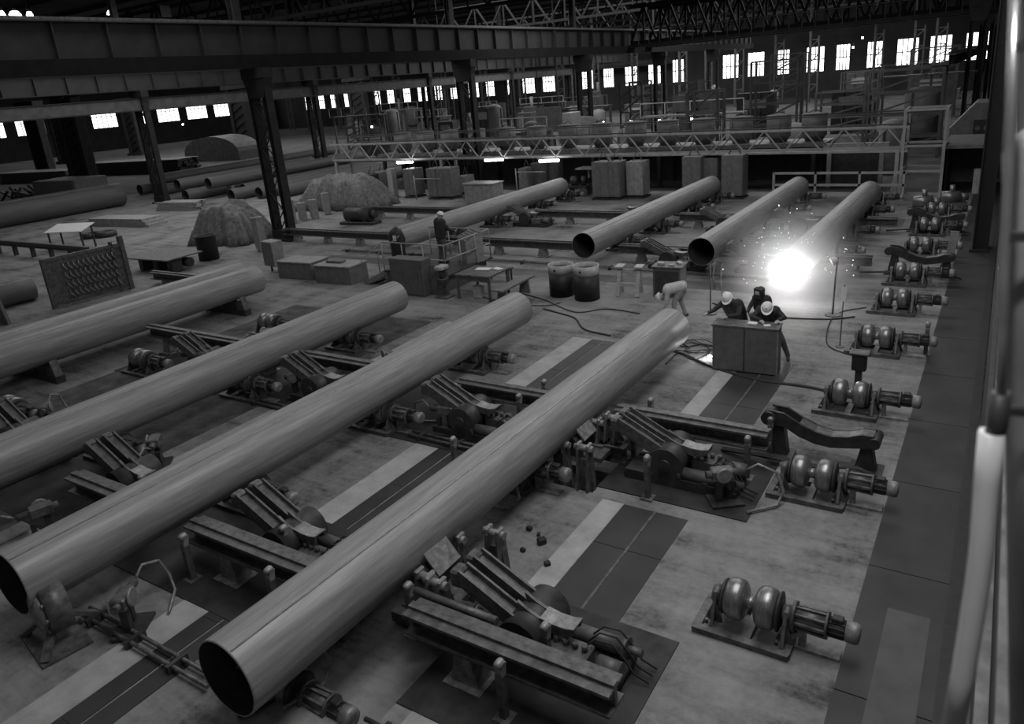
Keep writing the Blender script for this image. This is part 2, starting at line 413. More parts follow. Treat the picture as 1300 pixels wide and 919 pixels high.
# lattice crane bridge at upper right
def lattice(mb, p0, p1, h, bays, w=.14, vert=True):
    p0 = Vector(p0); p1 = Vector(p1); up = Vector((0, 0, h))
    mb.bar(p0, p1, w, w); mb.bar(p0+up, p1+up, w, w)
    for i in range(bays):
        a = p0.lerp(p1, i/bays); c = p0.lerp(p1, (i+1)/bays); mid = (a+c)/2
        mb.bar(a, mid+up, w*.6, w*.6); mb.bar(mid+up, c, w*.6, w*.6)
        if vert: mb.bar(mid, mid+up, w*.5, w*.5)
for y, lab in ((66.0, 'dark lattice girder of the crane bridge at upper right, nearer one'), (70.0, 'dark lattice girder of the crane bridge at upper right, farther one')):
    t = thing('crane_bridge_girder', lab, 'crane', (0, y, 10.1), 0, 'crane bridge girders')
    b = MB(); lattice(b, (-29, 0, -1.3), (-.3, 0, -1.3), 3.0, 12, .3); obj('truss', b, M['truss'], t)
    b = MB(); b.span(-29.2, -.2, -.7, .7, -1.7, -1.45); obj('footwalk', b, M['struct'], t)
    b = MB()
    for i in range(30): b.bar((-29+i*.98, -.7, -1.5), (-29+i*.98, -.7, -.4), .05)
    b.bar((-29, -.7, -.4), (-.5, -.7, -.4), .06); obj('handrail', b, M['struct2'], t)
# roof trusses
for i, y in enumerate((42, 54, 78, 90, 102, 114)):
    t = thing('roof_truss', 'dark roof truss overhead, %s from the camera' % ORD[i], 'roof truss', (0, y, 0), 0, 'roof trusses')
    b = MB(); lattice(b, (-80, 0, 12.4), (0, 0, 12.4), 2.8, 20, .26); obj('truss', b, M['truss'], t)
# right-hand columns and girder
t = thing('crane_column', 'black column at the right edge, its foot beside the roller line', 'column', (-.32, 28.1, 0))
b = MB(); b.ibeam((0, 0, 0), (0, 0, 12), .45, .5, .04, .04); obj('leg', b, M['black'], t)
b = MB(); b.box((0, 0, .05), (.6, .7, .1)); obj('base_plate', b, M['struct'], t)
colr = Proto(lambda: make_column(9.0, False, 1.0))
for i, y in enumerate((60, 76, 92)):
    colr.put((-2.2, y, 0), 'slim dark latticed column at far right, %s behind the black one' % ORD[i], 0, 'far right columns')
make_girder(-3.2, 52, 118, 5.3, 5.9, 'horizontal grey beam below the right-hand windows', M['struct2'], 'service_beam')
# ------------------------------------------------------------------ pipes
def pipe(x0, y0, x1, y1, label, z=PZ, r=PR, m=None, group=None, seams=True, name='steel_pipe'):
    y0, y1 = float(y0), float(y1)
    p0 = Vector((x0, y0, z)); p1 = Vector((x1, y1, z)); L = (p1-p0).length; th = .016
    b = MB(); prof = [(0, r-th), (0, r)]
    h = .02
    while h < L-.5: prof.append((h, r)); h += .5
    prof += [(L, r), (L, r-th)]
    b.lathe(prof, p0, p1, 56, cap=False)
    nO = len(b.f)
    b.lathe([(L, r-th), (0, r-th)], p0, p1, 56, cap=False)
    o = obj(name, b, [m or M['pipe'], M['pipe_in']])
    for i, f in enumerate(o.data.polygons):
        if i >= nO: f.material_index = 1
    # longitudinal weld bead
    if seams:
        a = 1.15; w = MB(); w.tube([p0+Vector((r*math.cos(a)*1, .02, r*math.sin(a))), p1+Vector((r*math.cos(a), -.02, r*math.sin(a)))], .012, 6)
        obj('weld_seam', w, M['pale'], o)
    return tag(o, label, 'pipe', group)
G1 = 'large pipes lying on the near conveyor rows'; G2 = 'large pipes lying on the far conveyor rows'
pipe(-6.22, 3.38, -5.98, P5F, 'frontmost large steel pipe, brightest, running from bottom left to the bent worker', group=G1)
pipe(-10.22, 3.1, -10.22, P4F, 'second large steel pipe from the front, open end at the left edge', group=G1)
pipe(-14.35, 1.0, -14.35, 15.46, 'third large steel pipe from the front, ending before the control platform', group=G1)
pipe(-20.75, 1.0, -20.75, 15.7, 'fourth large steel pipe from the front, ending beside the two low boxes', group=G1)
pipe(-21.75, 1.0, -21.75, 15.9, 'pipe lying against the back of the fourth large pipe', group=G1)
pipe(-20.15, 22.2, -20.0, 35.6, 'leftmost pipe of the far group, behind the operator', group=G2)
pipe(-11.95, 22.6, -11.85, 36.05, 'far group pipe with its dark open end above the two drums', group=G2)
pipe(-7.75, 22.56, -7.7, 35.7, 'far group pipe with open end left of the welding glare', group=G2)
pipe(-4.72, 20.9, -4.55, 34.3, 'rightmost pipe of the far group, its near end in the welding glare', group=G2)
def make_cradle():
    t = thing('pipe_cradle', '', 'support')
    b = MB(); b.span(-1.6, .7, -.12, .12, 0, .2); obj('base', b, M['dark'], t)
    for x in (-1.48, -.52, .55): b = MB(); b.prism([(x-.12, .2), (x+.12, .2), (x, .62)], .2); obj('wedge', b, M['steel'], t)
    b = MB(); b.span(-1.3, -.7, -.1, .1, .2, .425); obj('block', b, M['dark'], t)
    b = MB(); b.span(-.3, .3, -.1, .1, .2, .425); obj('block', b, M['dark'], t); return t
pc = Proto(make_cradle)
for y, nm in ((2.6, 'at the near end'), (8.6, 'in the middle'), (14.6, 'at the far end')):
    pc.put((-20.75, y, 0), 'wedge cradle under the fourth large pipe and its neighbour, '+nm, 0, 'pipe cradles')
# left side stock
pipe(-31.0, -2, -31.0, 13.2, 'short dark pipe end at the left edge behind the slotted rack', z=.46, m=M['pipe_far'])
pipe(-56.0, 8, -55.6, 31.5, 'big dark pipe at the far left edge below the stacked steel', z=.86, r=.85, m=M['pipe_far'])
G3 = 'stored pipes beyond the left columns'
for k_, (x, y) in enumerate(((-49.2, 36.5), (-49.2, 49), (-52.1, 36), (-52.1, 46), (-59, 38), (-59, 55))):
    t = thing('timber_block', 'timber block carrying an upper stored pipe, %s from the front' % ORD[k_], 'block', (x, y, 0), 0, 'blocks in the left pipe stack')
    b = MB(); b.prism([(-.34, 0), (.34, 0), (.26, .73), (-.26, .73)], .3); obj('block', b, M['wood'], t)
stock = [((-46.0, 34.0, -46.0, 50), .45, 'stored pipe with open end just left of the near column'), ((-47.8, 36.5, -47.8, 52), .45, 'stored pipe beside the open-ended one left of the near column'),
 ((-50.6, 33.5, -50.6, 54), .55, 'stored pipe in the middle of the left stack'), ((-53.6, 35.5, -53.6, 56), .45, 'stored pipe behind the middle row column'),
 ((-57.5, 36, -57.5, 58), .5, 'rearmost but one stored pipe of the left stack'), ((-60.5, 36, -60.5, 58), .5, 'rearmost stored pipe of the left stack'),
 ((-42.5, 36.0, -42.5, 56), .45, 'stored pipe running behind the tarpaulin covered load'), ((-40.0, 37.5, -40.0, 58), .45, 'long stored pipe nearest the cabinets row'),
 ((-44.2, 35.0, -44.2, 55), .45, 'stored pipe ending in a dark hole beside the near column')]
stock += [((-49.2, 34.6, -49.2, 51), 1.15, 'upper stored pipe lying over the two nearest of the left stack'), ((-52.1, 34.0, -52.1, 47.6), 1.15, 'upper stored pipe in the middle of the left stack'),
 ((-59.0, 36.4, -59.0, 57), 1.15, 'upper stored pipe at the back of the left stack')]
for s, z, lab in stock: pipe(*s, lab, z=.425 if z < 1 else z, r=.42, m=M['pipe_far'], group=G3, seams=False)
# ------------------------------------------------------------------ driven V rollers
def make_roller():
    t = thing('roller_stand', '', 'roller conveyor'); zc = .39
    b = MB()
    for y in (-.3, .3): b.span(-.62, .5, y-.04, y+.04, 0, .07); b.span(-.62, .5, y-.05, y+.05, .07, .085)
    for x in (-.58, .0, .46): b.span(x-.05, x+.05, -.3, .3, .01, .08)
    obj('base_frame', b, M['steel'], t)
    prof = [(-.30, .10), (-.295, .20), (-.28, .222), (-.25, .240), (-.20, .250), (-.14, .248), (-.095, .232), (-.068, .205), (-.052, .16), (-.042, .10), (-.03, .078)]
    prof = prof+[(-h, r) for h, r in reversed(prof)]
    b = MB(); b.lathe([(h+.5, r) for h, r in prof], (-.5, 0, zc), (.5, 0, zc), 32)
    obj('roller', b, M['roller'], t)
    b = MB()
    b.lathe([(0, .15), (.01, .20), (.03, .215), (.045, .2)], (-.345, 0, zc), (-.30, 0, zc), 28); obj('end_disc', b, M['dark'], t)
    b = MB(); b.lathe([(0, .2), (.015, .235), (.035, .235), (.05, .18)], (.30, 0, zc), (.35, 0, zc), 28); obj('end_disc', b, M['dark'], t)
    for s in (-1, 1):
        b = MB(); x = s*.41
        b.prism([(-.26, .1), (.26, .1), (.09, zc+.08), (-.09, zc+.08)], .04, 'yz', x)
        b.cyl((x-.045, 0, zc), (x+.045, 0, zc), .10, n=20); b.prism([(x-.10, .08), (x+.10, .08), (x, zc)], .03, 'xz', .12); b.prism([(x-.10, .08), (x+.10, .08), (x, zc)], .03, 'xz', -.12)
        for y in (-.2, .2): b.cyl((x-.07, y, .08), (x-.07, y, .14), .022, n=8)
        obj('bearing_bracket', b, M['steel'], t)
    b = MB(); b.cyl((.47, 0, zc), (.51, 0, zc), .175, n=28); b.cyl((.51, 0, zc), (.84, 0, zc), .115, .12, 24)
    for k in range(8):
        a = k*PI/4; b.bar((.51, .125*math.cos(a), zc+.125*math.sin(a)), (.84, .135*math.cos(a), zc+.135*math.sin(a)), .03)
    b.cyl((.83, 0, zc), (.86, 0, zc), .155, n=24)
    obj('gearbox', b, M['steel'], t)
    b = MB(); b.cyl((.86, 0, zc), (1.04, 0, zc), .10, .10, 22)
    for k in range(12):
        a = k*PI/6; b.bar((.87, .105*math.cos(a), zc+.105*math.sin(a)), (1.03, .105*math.cos(a), zc+.105*math.sin(a)), .012, .018)
    b.box((.95, 0, zc+.125), (.12, .10, .06), ch=.01)
    mo = obj('motor', b, M['dark'], t)
    b = MB(); b.lathe([(0, .115), (.10, .12), (.14, .105), (.15, .05)], (1.04, 0, zc), (1.4, 0, zc), 22); obj('fan_cowl', b, M['lsteel'], mo, label='paler fan cowl')
    b = MB(); b.span(.5, 1.0, -.09, .09, .0, .04); b.span(.55, .62, -.06, .06, .04, zc-.1); obj('motor_foot', b, M['lsteel'], t)
    return t
rp = Proto(make_roller)
RG = 'driven rollers of the conveyor rows'
names = ['nearest the camera', 'second from the camera', 'third from the camera, switch box behind it', 'fourth from the camera', 'fifth from the camera', 'sixth from the camera', 'seventh from the camera', 'eighth from the camera', 'ninth from the camera']
for i, y in enumerate((7.5, 10.85, 14.15, 17.55, 20.7, 23.5, 27.0, 30.3, 33.4)):
    rp.put((-1.97, y, 0), 'motor roller of the empty right-hand row, '+names[i], 0, RG)
RN = ['the frontmost pipe', 'the second pipe from the front', 'the third pipe from the front', 'the gap row beside the fourth pipe']
for k, xr in enumerate(ROWS[1:]):
    for i, y in enumerate((3.35, 6.75, 10.0, 13.4) if k else (4.2, 9.25)):
        if k == 1 and i == 0: continue
        if k == 3 and i == 3: continue
        o = rp.put((xr if k else xr-.45, y, -.38 if k == 0 and in_pit(xr-.45, y) else 0), 'motor roller under %s, %s from the near end' % (RN[k], ORD[i]), 0, RG)
rp.put((-17.6, 13.5, 0), 'small roller standing clear between the third and fourth pipes', 0, RG)
for k, (xr, nm) in enumerate(((-20.05, 'leftmost far pipe'), (-11.9, 'far pipe above the drums'), (-7.75, 'far pipe left of the glare'), (-4.6, 'far pipe in the glare'))):
    for i, y in enumerate((25.8, 29.0, 33.0, 36.0)):
        rp.put((xr, y, 0), 'waisted roller under the %s, %s from its near end' % (nm, ORD[i]), 0, RG)
# switch box standing behind the third roller
t = thing('limit_switch_post', 'small dark switch box on a post behind the third right-hand roller', 'switch', (-1.95, 14.9, 0))
b = MB(); b.span(-.06, .06, -.06, .06, 0, .62); obj('post', b, M['dark'], t)
b = MB(); b.box((0, 0, .75), (.26, .2, .34), ch=.02); obj('box', b, M['black'], t)
b = MB(); b.box((0, 0, .94), (.36, .26, .05), ch=.01); obj('cap', b, M['steel'], t)
# ------------------------------------------------------------------ skid beams and their bollards
def skid(y, x0, x1, label, z=.72):
    t = thing('skid_beam', label, 'beam', (0, y, 0), 0, 'skid beams across the rows')
    b = MB(); b.ibeam((x0, 0, z-.14), (x1, 0, z-.14), .28, .34, .035, .05); b.span(x0, x1, -.05, .05, z, z+.04); obj('beam', b, M['steel'], t)
    x = x0+.8; i = 0
    while x < x1-.2:
        if 1:
            zb = -.4 if in_pit(x, y) else 0
            q = MB(); q.prism([(x-.20, zb), (x+.20, zb), (x+.1, z-.29), (x-.1, z-.29)], .26); q.span(x-.26, x+.26, -.22, .22, zb, zb+.03); obj('pedestal', q, M['lsteel'], t)
        x += 2.05
    return t
for (x0, x1) in ((-12.9, -11.1), (-9.55, -6.95), (-5.35, -2.7)):
    skid(5.3, x0, x1, {-12.9: 'short skid beam between the second and third pipes', -9.55: 'skid beam between the front and second pipes, near the bottom', -5.35: 'wide skid beam at the bottom centre right of the front pipe'}[x0])
for i, (x0, x1) in enumerate(((-20.1, -14.95), (-13.75, -10.8), (-9.0, -6.65), (-5.45, -2.75))):
    skid(11.3, x0, x1, ['middle skid beam left of the third pipe', 'middle skid beam between the third and second pipes', 'middle skid beam between the second and front pipes', 'middle skid beam right of the front pipe, ending at the empty row'][i])
for yy, nm in ((24.1, 'nearer far skid line'), (30.1, 'farthest skid line')):
    for i, (x0, x1) in enumerate(((-29.0, -20.75), (-19.4, -12.55), (-11.25, -8.35), (-7.1, -5.3), (-4.0, -3.0))):
        skid(yy, x0, x1, 'skid beam of the %s, %s piece from the left' % (nm, ORD[i]), .62)
skid(16.4, -28, -24.0, 'short skid beam by the left column row', .5)
def make_bollard():
    b = MB(); b.span(-.1, .1, -.1, .1, 0, .03); b.span(-.04, .04, -.045, .045, 0, .62)
    t = thing('guide_post', '', 'guide post'); obj('post', b, M['steel'], t)
    b = MB(); b.lathe([(0, .035), (.03, .05), (.1, .05), (.12, .035)], (0, -.06, .72), (0, .13, .74), 12); b.bar((0, 0, .58), (0, .03, .73), .08, .09); obj('head', b, M['worn'], t, label='bright worn head')
    return t
bp = Proto(make_bollard)
posts = [(-5.9, 5.95, 'by the wide beam at bottom centre, beside the front pipe'), (-5.62, 5.56, 'at the end of the wide beam at bottom centre'), (-3.9, 5.0, 'in front of the wide bottom beam, right one'), (-3.75, 5.7, 'behind the wide bottom beam'),
 (-4.95, 10.85, 'left of the long skid beam end, by the front pipe'), (-5.0, 11.75, 'behind the long skid beam, left one'), (-3.0, 10.95, 'before the long skid beam at right'), (-2.85, 11.8, 'behind the long skid beam at right'),
 (-8.9, 10.95, 'before the long skid beam, beside the second pipe'), (-7.4, 11.0, 'before the long skid beam between the two front pipes'), (-7.3, 11.8, 'behind the long skid beam between the two front pipes'),
 (-9.3, 4.95, 'before the bottom beam left of the front pipe'), (-7.5, 4.98, 'in front of the bottom beam near the front pipe'), (-8.1, 5.75, 'behind the bottom beam left of the front pipe'), (-11.6, 5.75, 'between the second and third pipes near the bottom'),
 (-4.22, 9.72, 'free-standing on the dark floor plates'), (-7.5, 9.0, 'at the pit corner left of the front pipe'), (-1.0, 17.7, 'beside the fourth right-hand roller'), (-3.45, 24.7, 'in the welding haze at right')]
for x, y, lab in posts: bp.put((x, y, 0), 'steel guide post '+lab, 0, 'guide posts')
t = thing('round_bar', 'thin round steel bar resting beside the wide beam at bottom centre', 'bar', (0, 0, 0))
b = MB(); b.cyl((-5.5, 5.56, .70), (-4.3, 5.56, .70), .05, n=14); b.bar((-5.2, 5.56, 0), (-5.2, 5.56, .7), .07); b.bar((-4.5, 5.56, 0), (-4.5, 5.56, .7), .07); obj('bar', b, M['steel'], t)
# ------------------------------------------------------------------ pipe ejector: stands in the pits
def make_ejector():
    t = thing('pipe_ejector', '', 'machine')
    b = MB(); b.ibeam((-.1, .42, .18), (.7, .42, .18), .3, .22, .03, .03); b.span(-.7, .75, -.62, -.5, -.36, -.2); b.span(-.7, .75, .3, .42, -.36, -.2)
    b.bar((.2, -.1, .25), (.2, .75, .25), .5, .08); obj('base_frame', b, M['steel'], t)
    b = MB()
    b.prism([(-.22, .3), (.06, .3), (.06, .58), (-.08, .72), (-.22, .56)], .62, 'xz', .1); 
    obj('block', b, M['dark'], t)
    b = MB(); mx = Matrix.Translation((-.02, .1, .66)) @ Matrix.Rotation(math.radians(50), 4, 'Y')
    b.box((0, 0, .1), (.36, .46, .03), mx=mx); obj('tilt_plate', b, M['lsteel'], t, label='pale tilted plate')
    def bracket(x, y, z0, h, wd, nm='bracket'):
        b = MB()
        for s in (-1, 1):
            b.prism([(-.2, z0), (.2, z0), (.09, h), (-.09, h)], .03, 'yz', x+s*wd, mx=Matrix.Translation((0, y, 0)))
            b.prism([(x+s*wd-.0, z0), (x+s*(wd+.13), z0), (x+s*wd, h-.12)], .03, 'xz', y)
        b.span(x-wd-.15, x+wd+.15, y-.24, y+.24, z0-.03, z0); b.span(x-wd, x+wd, y-.02, y+.02, z0, h-.2)
        return obj(nm, b, M['steel'], t)
    for x, y, z0, h in ((.42, -.60, -.37, .74), (-.12, -.42, -.37, .62), (.36, .60, .33, .74), (.08, .48, .33, .66)):
        br = bracket(x, y, z0, h, .09)
        b = MB(); b.cyl((x-.17, y, h), (x+.17, y, h), .055, n=16); b.box((x-.09, y, h+.03), (.06, .16, .12), ch=.02); b.box((x+.09, y, h+.03), (.06, .16, .12), ch=.02); obj('bearing_cap', b, M['worn'], br, label='bright bearing cap')
    return t
ep = Proto(make_ejector)
# ------------------------------------------------------------------ pivoted cradle arm with its hydraulic pack
def make_arm():
    t = thing('transfer_arm', '', 'machine')
    b = MB(); b.box((.1, -.1, .08), (1.9, .6, .1), ch=.02); b.span(-.8, 1.0, -.42, -.34, .0, .17); b.span(-.8, 1.0, .16, .24, 0, .17); b.span(.5, .6, -.42, .24, .1, .2); obj('base_plate', b, M['dark'], t)
    for y in (-.2, .12):                                     # twin channel arms running down to the drum
        b = MB(); b.bar((-1.0, y, .86), (-.12, y, .42), .16, .16); b.bar((-1.0, y-.09, .92), (-.12, y-.09, .48), .03, .2); b.bar((-1.0, y+.09, .92), (-.12, y+.09, .48), .03, .2)
        b.box((-1.02, y, .86), (.16, .22, .24), ch=.03); obj('arm', b, M['steel'], t)
    b = MB(); b.cyl((-.1, -.42, .38), (-.1, .34, .38), .28, n=28); b.cyl((-.1, -.46, .38), (-.1, .38, .38), .1, n=16); obj('pivot_drum', b, M['dark'], t)
    top = [(-.22, .76), (-.08, .68), (.08, .62), (.24, .59), (.40, .59), (.52, .62)]; bot = [(-.2, .62), (-.06, .57), (.08, .52), (.24, .48), (.40, .49), (.50, .54)]
    for yy in (-.09, .09): b = MB(); b.strip(top, bot, .04, 'xz', yy); cr = obj('cradle', b, M['steel'], t)
    b = MB(); b.strip([(x, z+.02) for x, z in top[2:]], top[2:], .22); obj('wear_strip', b, M['worn'], cr, label='bright worn saddle strip')
    b = MB(); b.cyl((.15, -.3, .24), (.95, -.3, .24), .1, n=18); b.cyl((.95, -.3, .24), (1.15, -.3, .24), .05, n=12); b.cyl((.1, -.3, .24), (.16, -.3, .24), .13, n=18); b.cyl((.92, -.3, .24), (.98, -.3, .24), .13, n=18)
    obj('cylinder', b, M['motor'], t)
    b = MB(); b.box((.45, .1, .26), (.5, .3, .26), ch=.03)
    for i in range(4): b.cyl((.28+i*.12, .1, .39), (.28+i*.12, .1, .47), .035, n=10)
    b.cyl((.8, .1, .28), (1.08, .1, .28), .11, n=16); obj('valve_block', b, M['motor'], t)
    for k in range(3):
        y = -.2+.12*k; b = MB(); b.tube([(.6, y, .38), (.72, y-.04, .5), (.9, y-.1, .46), (1.04, y-.14, .25), (1.12, y-.16, .1), (1.3, y-.16, .04)], .012, 6); obj('hose', b, M['rubber'], t)
    return t
ap = Proto(make_arm)
WH = ['near the bottom edge', 'at the middle of the row']
SH = ['front pipe', 'second pipe', 'third pipe', 'fourth pipe']
for k, xr in enumerate(ROWS[1:]):
    for i, yb in enumerate(BEAMS):
        sgn = -1 if i == 0 else 1                       # the units before the nearer beam are mirrored
        if k == 0:
            o = ep.put((xr+.42, yb-1.05*sgn, 0), 'pipe ejector with tilted plate in the pit right of the front pipe, %s' % ('nearer one' if i == 0 else 'farther one'), 0, 'pipe ejectors'); o.scale = (1, sgn, 1)
        o = ap.put((xr+2.1, yb-.68*sgn, 0.02), 'twin-channel cradle arm with hydraulics right of the %s, %s' % (SH[k], 'nearer one' if i == 0 else 'farther one'), 0, 'transfer arms'); o.scale = (1, sgn, 1)
for k, (x, y, lab) in enumerate(((-9.0, 23.4, 'left of the far pipe beside the glare, near its open end'), (-9.0, 29.4, 'far left of the far pipe beside the glare'), (-6.1, 23.6, 'between the two far pipes in the glare'), (-6.1, 29.4, 'far between the two right-hand far pipes'),
    (-18.3, 29.4, 'right of the leftmost far pipe'), (-13.6, 31.2, 'left of the far pipe above the drums'))):
    ap.put((x, y, .02), 'cradle arm '+lab, PI if k == 5 else 0, 'transfer arms')
# curved saddle arms behind the right-hand rollers
def make_saddle():
    t = thing('saddle_arm', '', 'machine')
    top = [(-.85, .86), (-.6, .84), (-.35, .70), (-.1, .60), (.15, .56), (.4, .60), (.6, .68), (.78, .68), (.86, .60)]
    bot = [(-.85, .60), (-.6, .60), (-.35, .46), (-.1, .38), (.15, .36), (.4, .40), (.6, .44), (.78, .46), (.86, .50)]
    for y in (-.13, .13):
        b = MB(); b.strip(top, bot, .05, 'xz', y); obj('cheek', b, M['dark'], t)
    b = MB(); b.strip([(x, z-.005) for x, z in top[2:-1]], [(x, z-.03) for x, z in top[2:-1]], .3); obj('saddle', b, M['steel'], t)
    for x, h in ((-.7, .62), (.68, .46)):
        b = MB(); b.prism([(x-.17, 0), (x+.17, 0), (x+.08, h), (x-.08, h)], .18); b.span(x-.25, x+.25, -.2, .2, 0, .04); obj('leg', b, M['dark'], t)
    b = MB(); b.cyl((-.85, -.2, .72), (-.85, .2, .72), .12, n=18); obj('pivot', b, M['dark'], t)
    b = MB(); b.cyl((.8, -.2, .57), (.8, .2, .57), .09, n=16); obj('pivot', b, M['dark'], t)
    for k in range(3): b = MB(); b.tube([(-1.6, -.25-.05*k, .05), (-.8, -.4-.05*k, .16), (0, -.35-.04*k, .1), (.6, -.4+.03*k, .2), (1.1, -.35, .04)], .02, 6); obj('hose', b, M['rubber'], t)
    return t
sp = Proto(make_saddle)
for x, y, lab in ((-2.05, 12.0, 'curved dark saddle arm behind the second right-hand roller'), (-1.75, 24.6, 'curved dark saddle arm behind the sixth right-hand roller'), (-1.8, 30.9, 'curved dark saddle arm behind the eighth right-hand roller')):
    sp.put((x, y, 0), lab, 0, 'saddle arms')
# hydraulic pipes along the floor across the rows
for k, (x0, x1, y, lab) in enumerate(((-10.0, -7.2, 3.75, 'pair of thin floor pipes before the second pipe at the bottom'), (-14.0, -11.2, 9.75, 'pair of thin floor pipes under the third pipe'), (-5.2, -3.2, 4.15, 'pair of bright thin pipes at the bottom centre'), (-9.3, -6.8, 9.9, 'pair of thin floor pipes between the two front pipes'), (-24, -5, 22.9, 'long thin pipes along the floor behind the control stand'))):
    t = thing('floor_piping', lab, 'pipes', (0, y, 0), 0, 'floor piping')
    for dy in (-.07, .07):
        b = MB(); b.tube([(x0, dy, .08), ((x0+x1)/2, dy, .08), (x1, dy, .08)], .028, 8); obj('conduit', b, M['steel'], t)
    x = x0+.3
    while x < x1: b = MB(); b.span(x-.03, x+.03, -.14, .14, 0, .12); obj('clamp', b, M['dark'], t); x += .9 if x1-x0 < 5 else 1.8
# loose debris by the ejector
for k, (px, py, s) in enumerate(((672, 673, .07), (688, 690, .10), (684, 680, .05), (664, 700, .06), (695, 718, .07))):
    p = at(px, py, 0); b = MB(); b.box((0, 0, s*.5), (s*1.3, s, s), rz=k, ch=s*.15)
    tag(obj('debris_lump', b, M['black'], loc=p), 'small dark lump lying on the floor right of the lower ejector, %s' % ['topmost', 'largest one', 'beside the largest', 'leftmost', 'lowest'][k], 'debris', 'dark lumps on the floor')
# round flange cover in the bottom left corner
t = thing('flange_housing', 'round bolted housing on a tripod foot in the bottom left corner', 'machine', at(72, 812, 0)+Vector((0, .1, 0)), math.radians(-10))
b = MB(); b.cyl((0, -.16, .5), (0, .12, .5), .36, n=36); obj('housing', b, M['steel'], t)
b = MB(); b.lathe([(0, .30), (.05, .29), (.09, .2), (.1, .05)], (0, -.16, .5), (0, -.4, .5), 32); obj('cover', b, M['lsteel'], t, label='paler round cover')
for k in range(10):
    a = k*PI/5; b = MB(); b.cyl((.325*math.cos(a), -.16, .5+.325*math.sin(a)), (.325*math.cos(a), -.19, .5+.325*math.sin(a)), .03, n=6); obj('bolt', b, M['lsteel'], t)
b = MB()
for a0, a1 in (((-.12, -.1, .3), (-.42, -.35, .03)), ((.12, -.1, .3), (.42, -.35, .03)), ((0, .1, .3), (0, .5, .03))): b.bar(a0, a1, .1, .06)
b.box((0, -.1, .015), (1.0, .6, .03)); obj('foot', b, M['steel'], t)

def make_valve():
    t = thing('valve_stand', '', 'valve stand'); b = MB(); b.box((0, 0, .02), (.5, .4, .04)); b.bar((-.1, 0, .02), (-.1, 0, .42), .1); b.bar((.12, .05, .02), (.12, .05, .34), .08); obj('base', b, M['dark'], t)
    b = MB(); b.box((-.05, 0, .5), (.34, .2, .18), ch=.02); b.cyl((-.3, 0, .5), (.3, 0, .5), .06, n=12); obj('valve_body', b, M['steel'], t)
    b = MB(); b.lathe([(0, .11), (.02, .13), (.04, .11)], (-.05, -.1, .52), (-.05, -.2, .52), 16); obj('hand_wheel', b, M['lsteel'], t)
    b = MB(); b.tube([(.3, 0, .5), (.5, -.05, .62), (.75, -.15, .5), (.85, -.2, .2), (.7, -.3, .03), (.2, -.4, .03)], .022, 7); obj('hose', b, M['lsteel'], t)
    return t
vp = Proto(make_valve)
vs_ = [(-6.75, 8.75, 'at the pit edge below the front pipe'), (-6.6, 3.9, 'under the near end of the front pipe'), (-9.1, 3.9, 'before the bottom beam right of the second pipe'), (-8.7, 10.3, 'beside the front pipe before the long beam'), (-12.6, 4.5, 'right of the third pipe near the bottom'),
 (-13.1, 6.9, 'behind the beam right of the third pipe'), (-13.0, 10.4, 'right of the third pipe before the middle beam'), (-17.0, 4.4, 'left of the third pipe near the left edge'), (-17.2, 6.9, 'left of the third pipe at the left edge'), (-17.0, 10.5, 'right of the fourth pipe before the beam'), (-16.5, 12.4, 'right of the fourth pipe behind the beam'), (-11.9, 12.3, 'between the third and second pipes behind the beam'), (-3.1, 10.1, 'at the right end of the dark arm unit'), (-15.9, 6.2, 'left of the third pipe')]
for i, (x, y, lab) in enumerate(vs_): vp.put((x, y, .02), 'valve stand with looping hose '+lab, i*1.1, 'valve stands')
# ------------------------------------------------------------------ objects on the floor
# two open drums
def drum(loc, r, h, label):
    t = thing('drum', label, 'drum', loc, 0, 'black drums')
    b = MB(); b.lathe([(.02, r-.02), (0, r), (h*.74, r), (h*.74, r-.03)], (0, 0, 0), (0, 0, h), 36, cap=True); obj('shell', b, M['black'], t)
    b = MB(); b.lathe([(h*.74, r+.004), (h, r+.006), (h, r-.02), (h*.74, r-.02)], (0, 0, 0), (0, 0, h), 36, cap=False, closed=True); obj('band', b, M['pale'], t, label='pale painted band around the top')
    b = MB(); b.cyl((0, -r-.005, h*.87), (0, -r-.02, h*.87), .035, n=12); obj('bung', b, M['black'], t)
    b = MB(); b.cyl((0, 0, h*.80), (0, 0, h*.86), r-.03, n=30); obj('contents', b, M['dark'], t)
    return t
pd = at(742, 381, 0)+Vector((0, .2, 0)); drum(pd, .39, 1.06, 'black drum with pale band, the nearer and right one of the pair')
pd2 = at(710, 376, 0)+Vector((0, .2, 0)); drum(pd2, .39, 1.0, 'black drum with pale band, the left one half behind the other')
# ladder-like trestle
t = thing('trestle', 'pale wooden trestle like a short ladder right of the drums', 'trestle', at(799, 374, 0), math.radians(8))
for s in (-1, 1):
    b = MB(); b.bar((s*.3, -.22, 0), (s*.3, .12, .82), .12, .10); obj('leg', b, M['wood_l'], t)
    b = MB(); b.bar((s*.3, .34, 0), (s*.3, .12, .76), .08, .08); obj('leg', b, M['wood_l'], t)
    b = MB(); b.box((s*.3, .14, .86), (.26, .4, .06), ch=.01); obj('pad', b, M['pale'], t)
b = MB(); b.bar((-.3, -.08, .34), (.3, -.08, .34), .09, .11); b.bar((-.3, .1, .74), (.3, .1, .74), .06, .1); obj('rung', b, M['wood_l'], t)
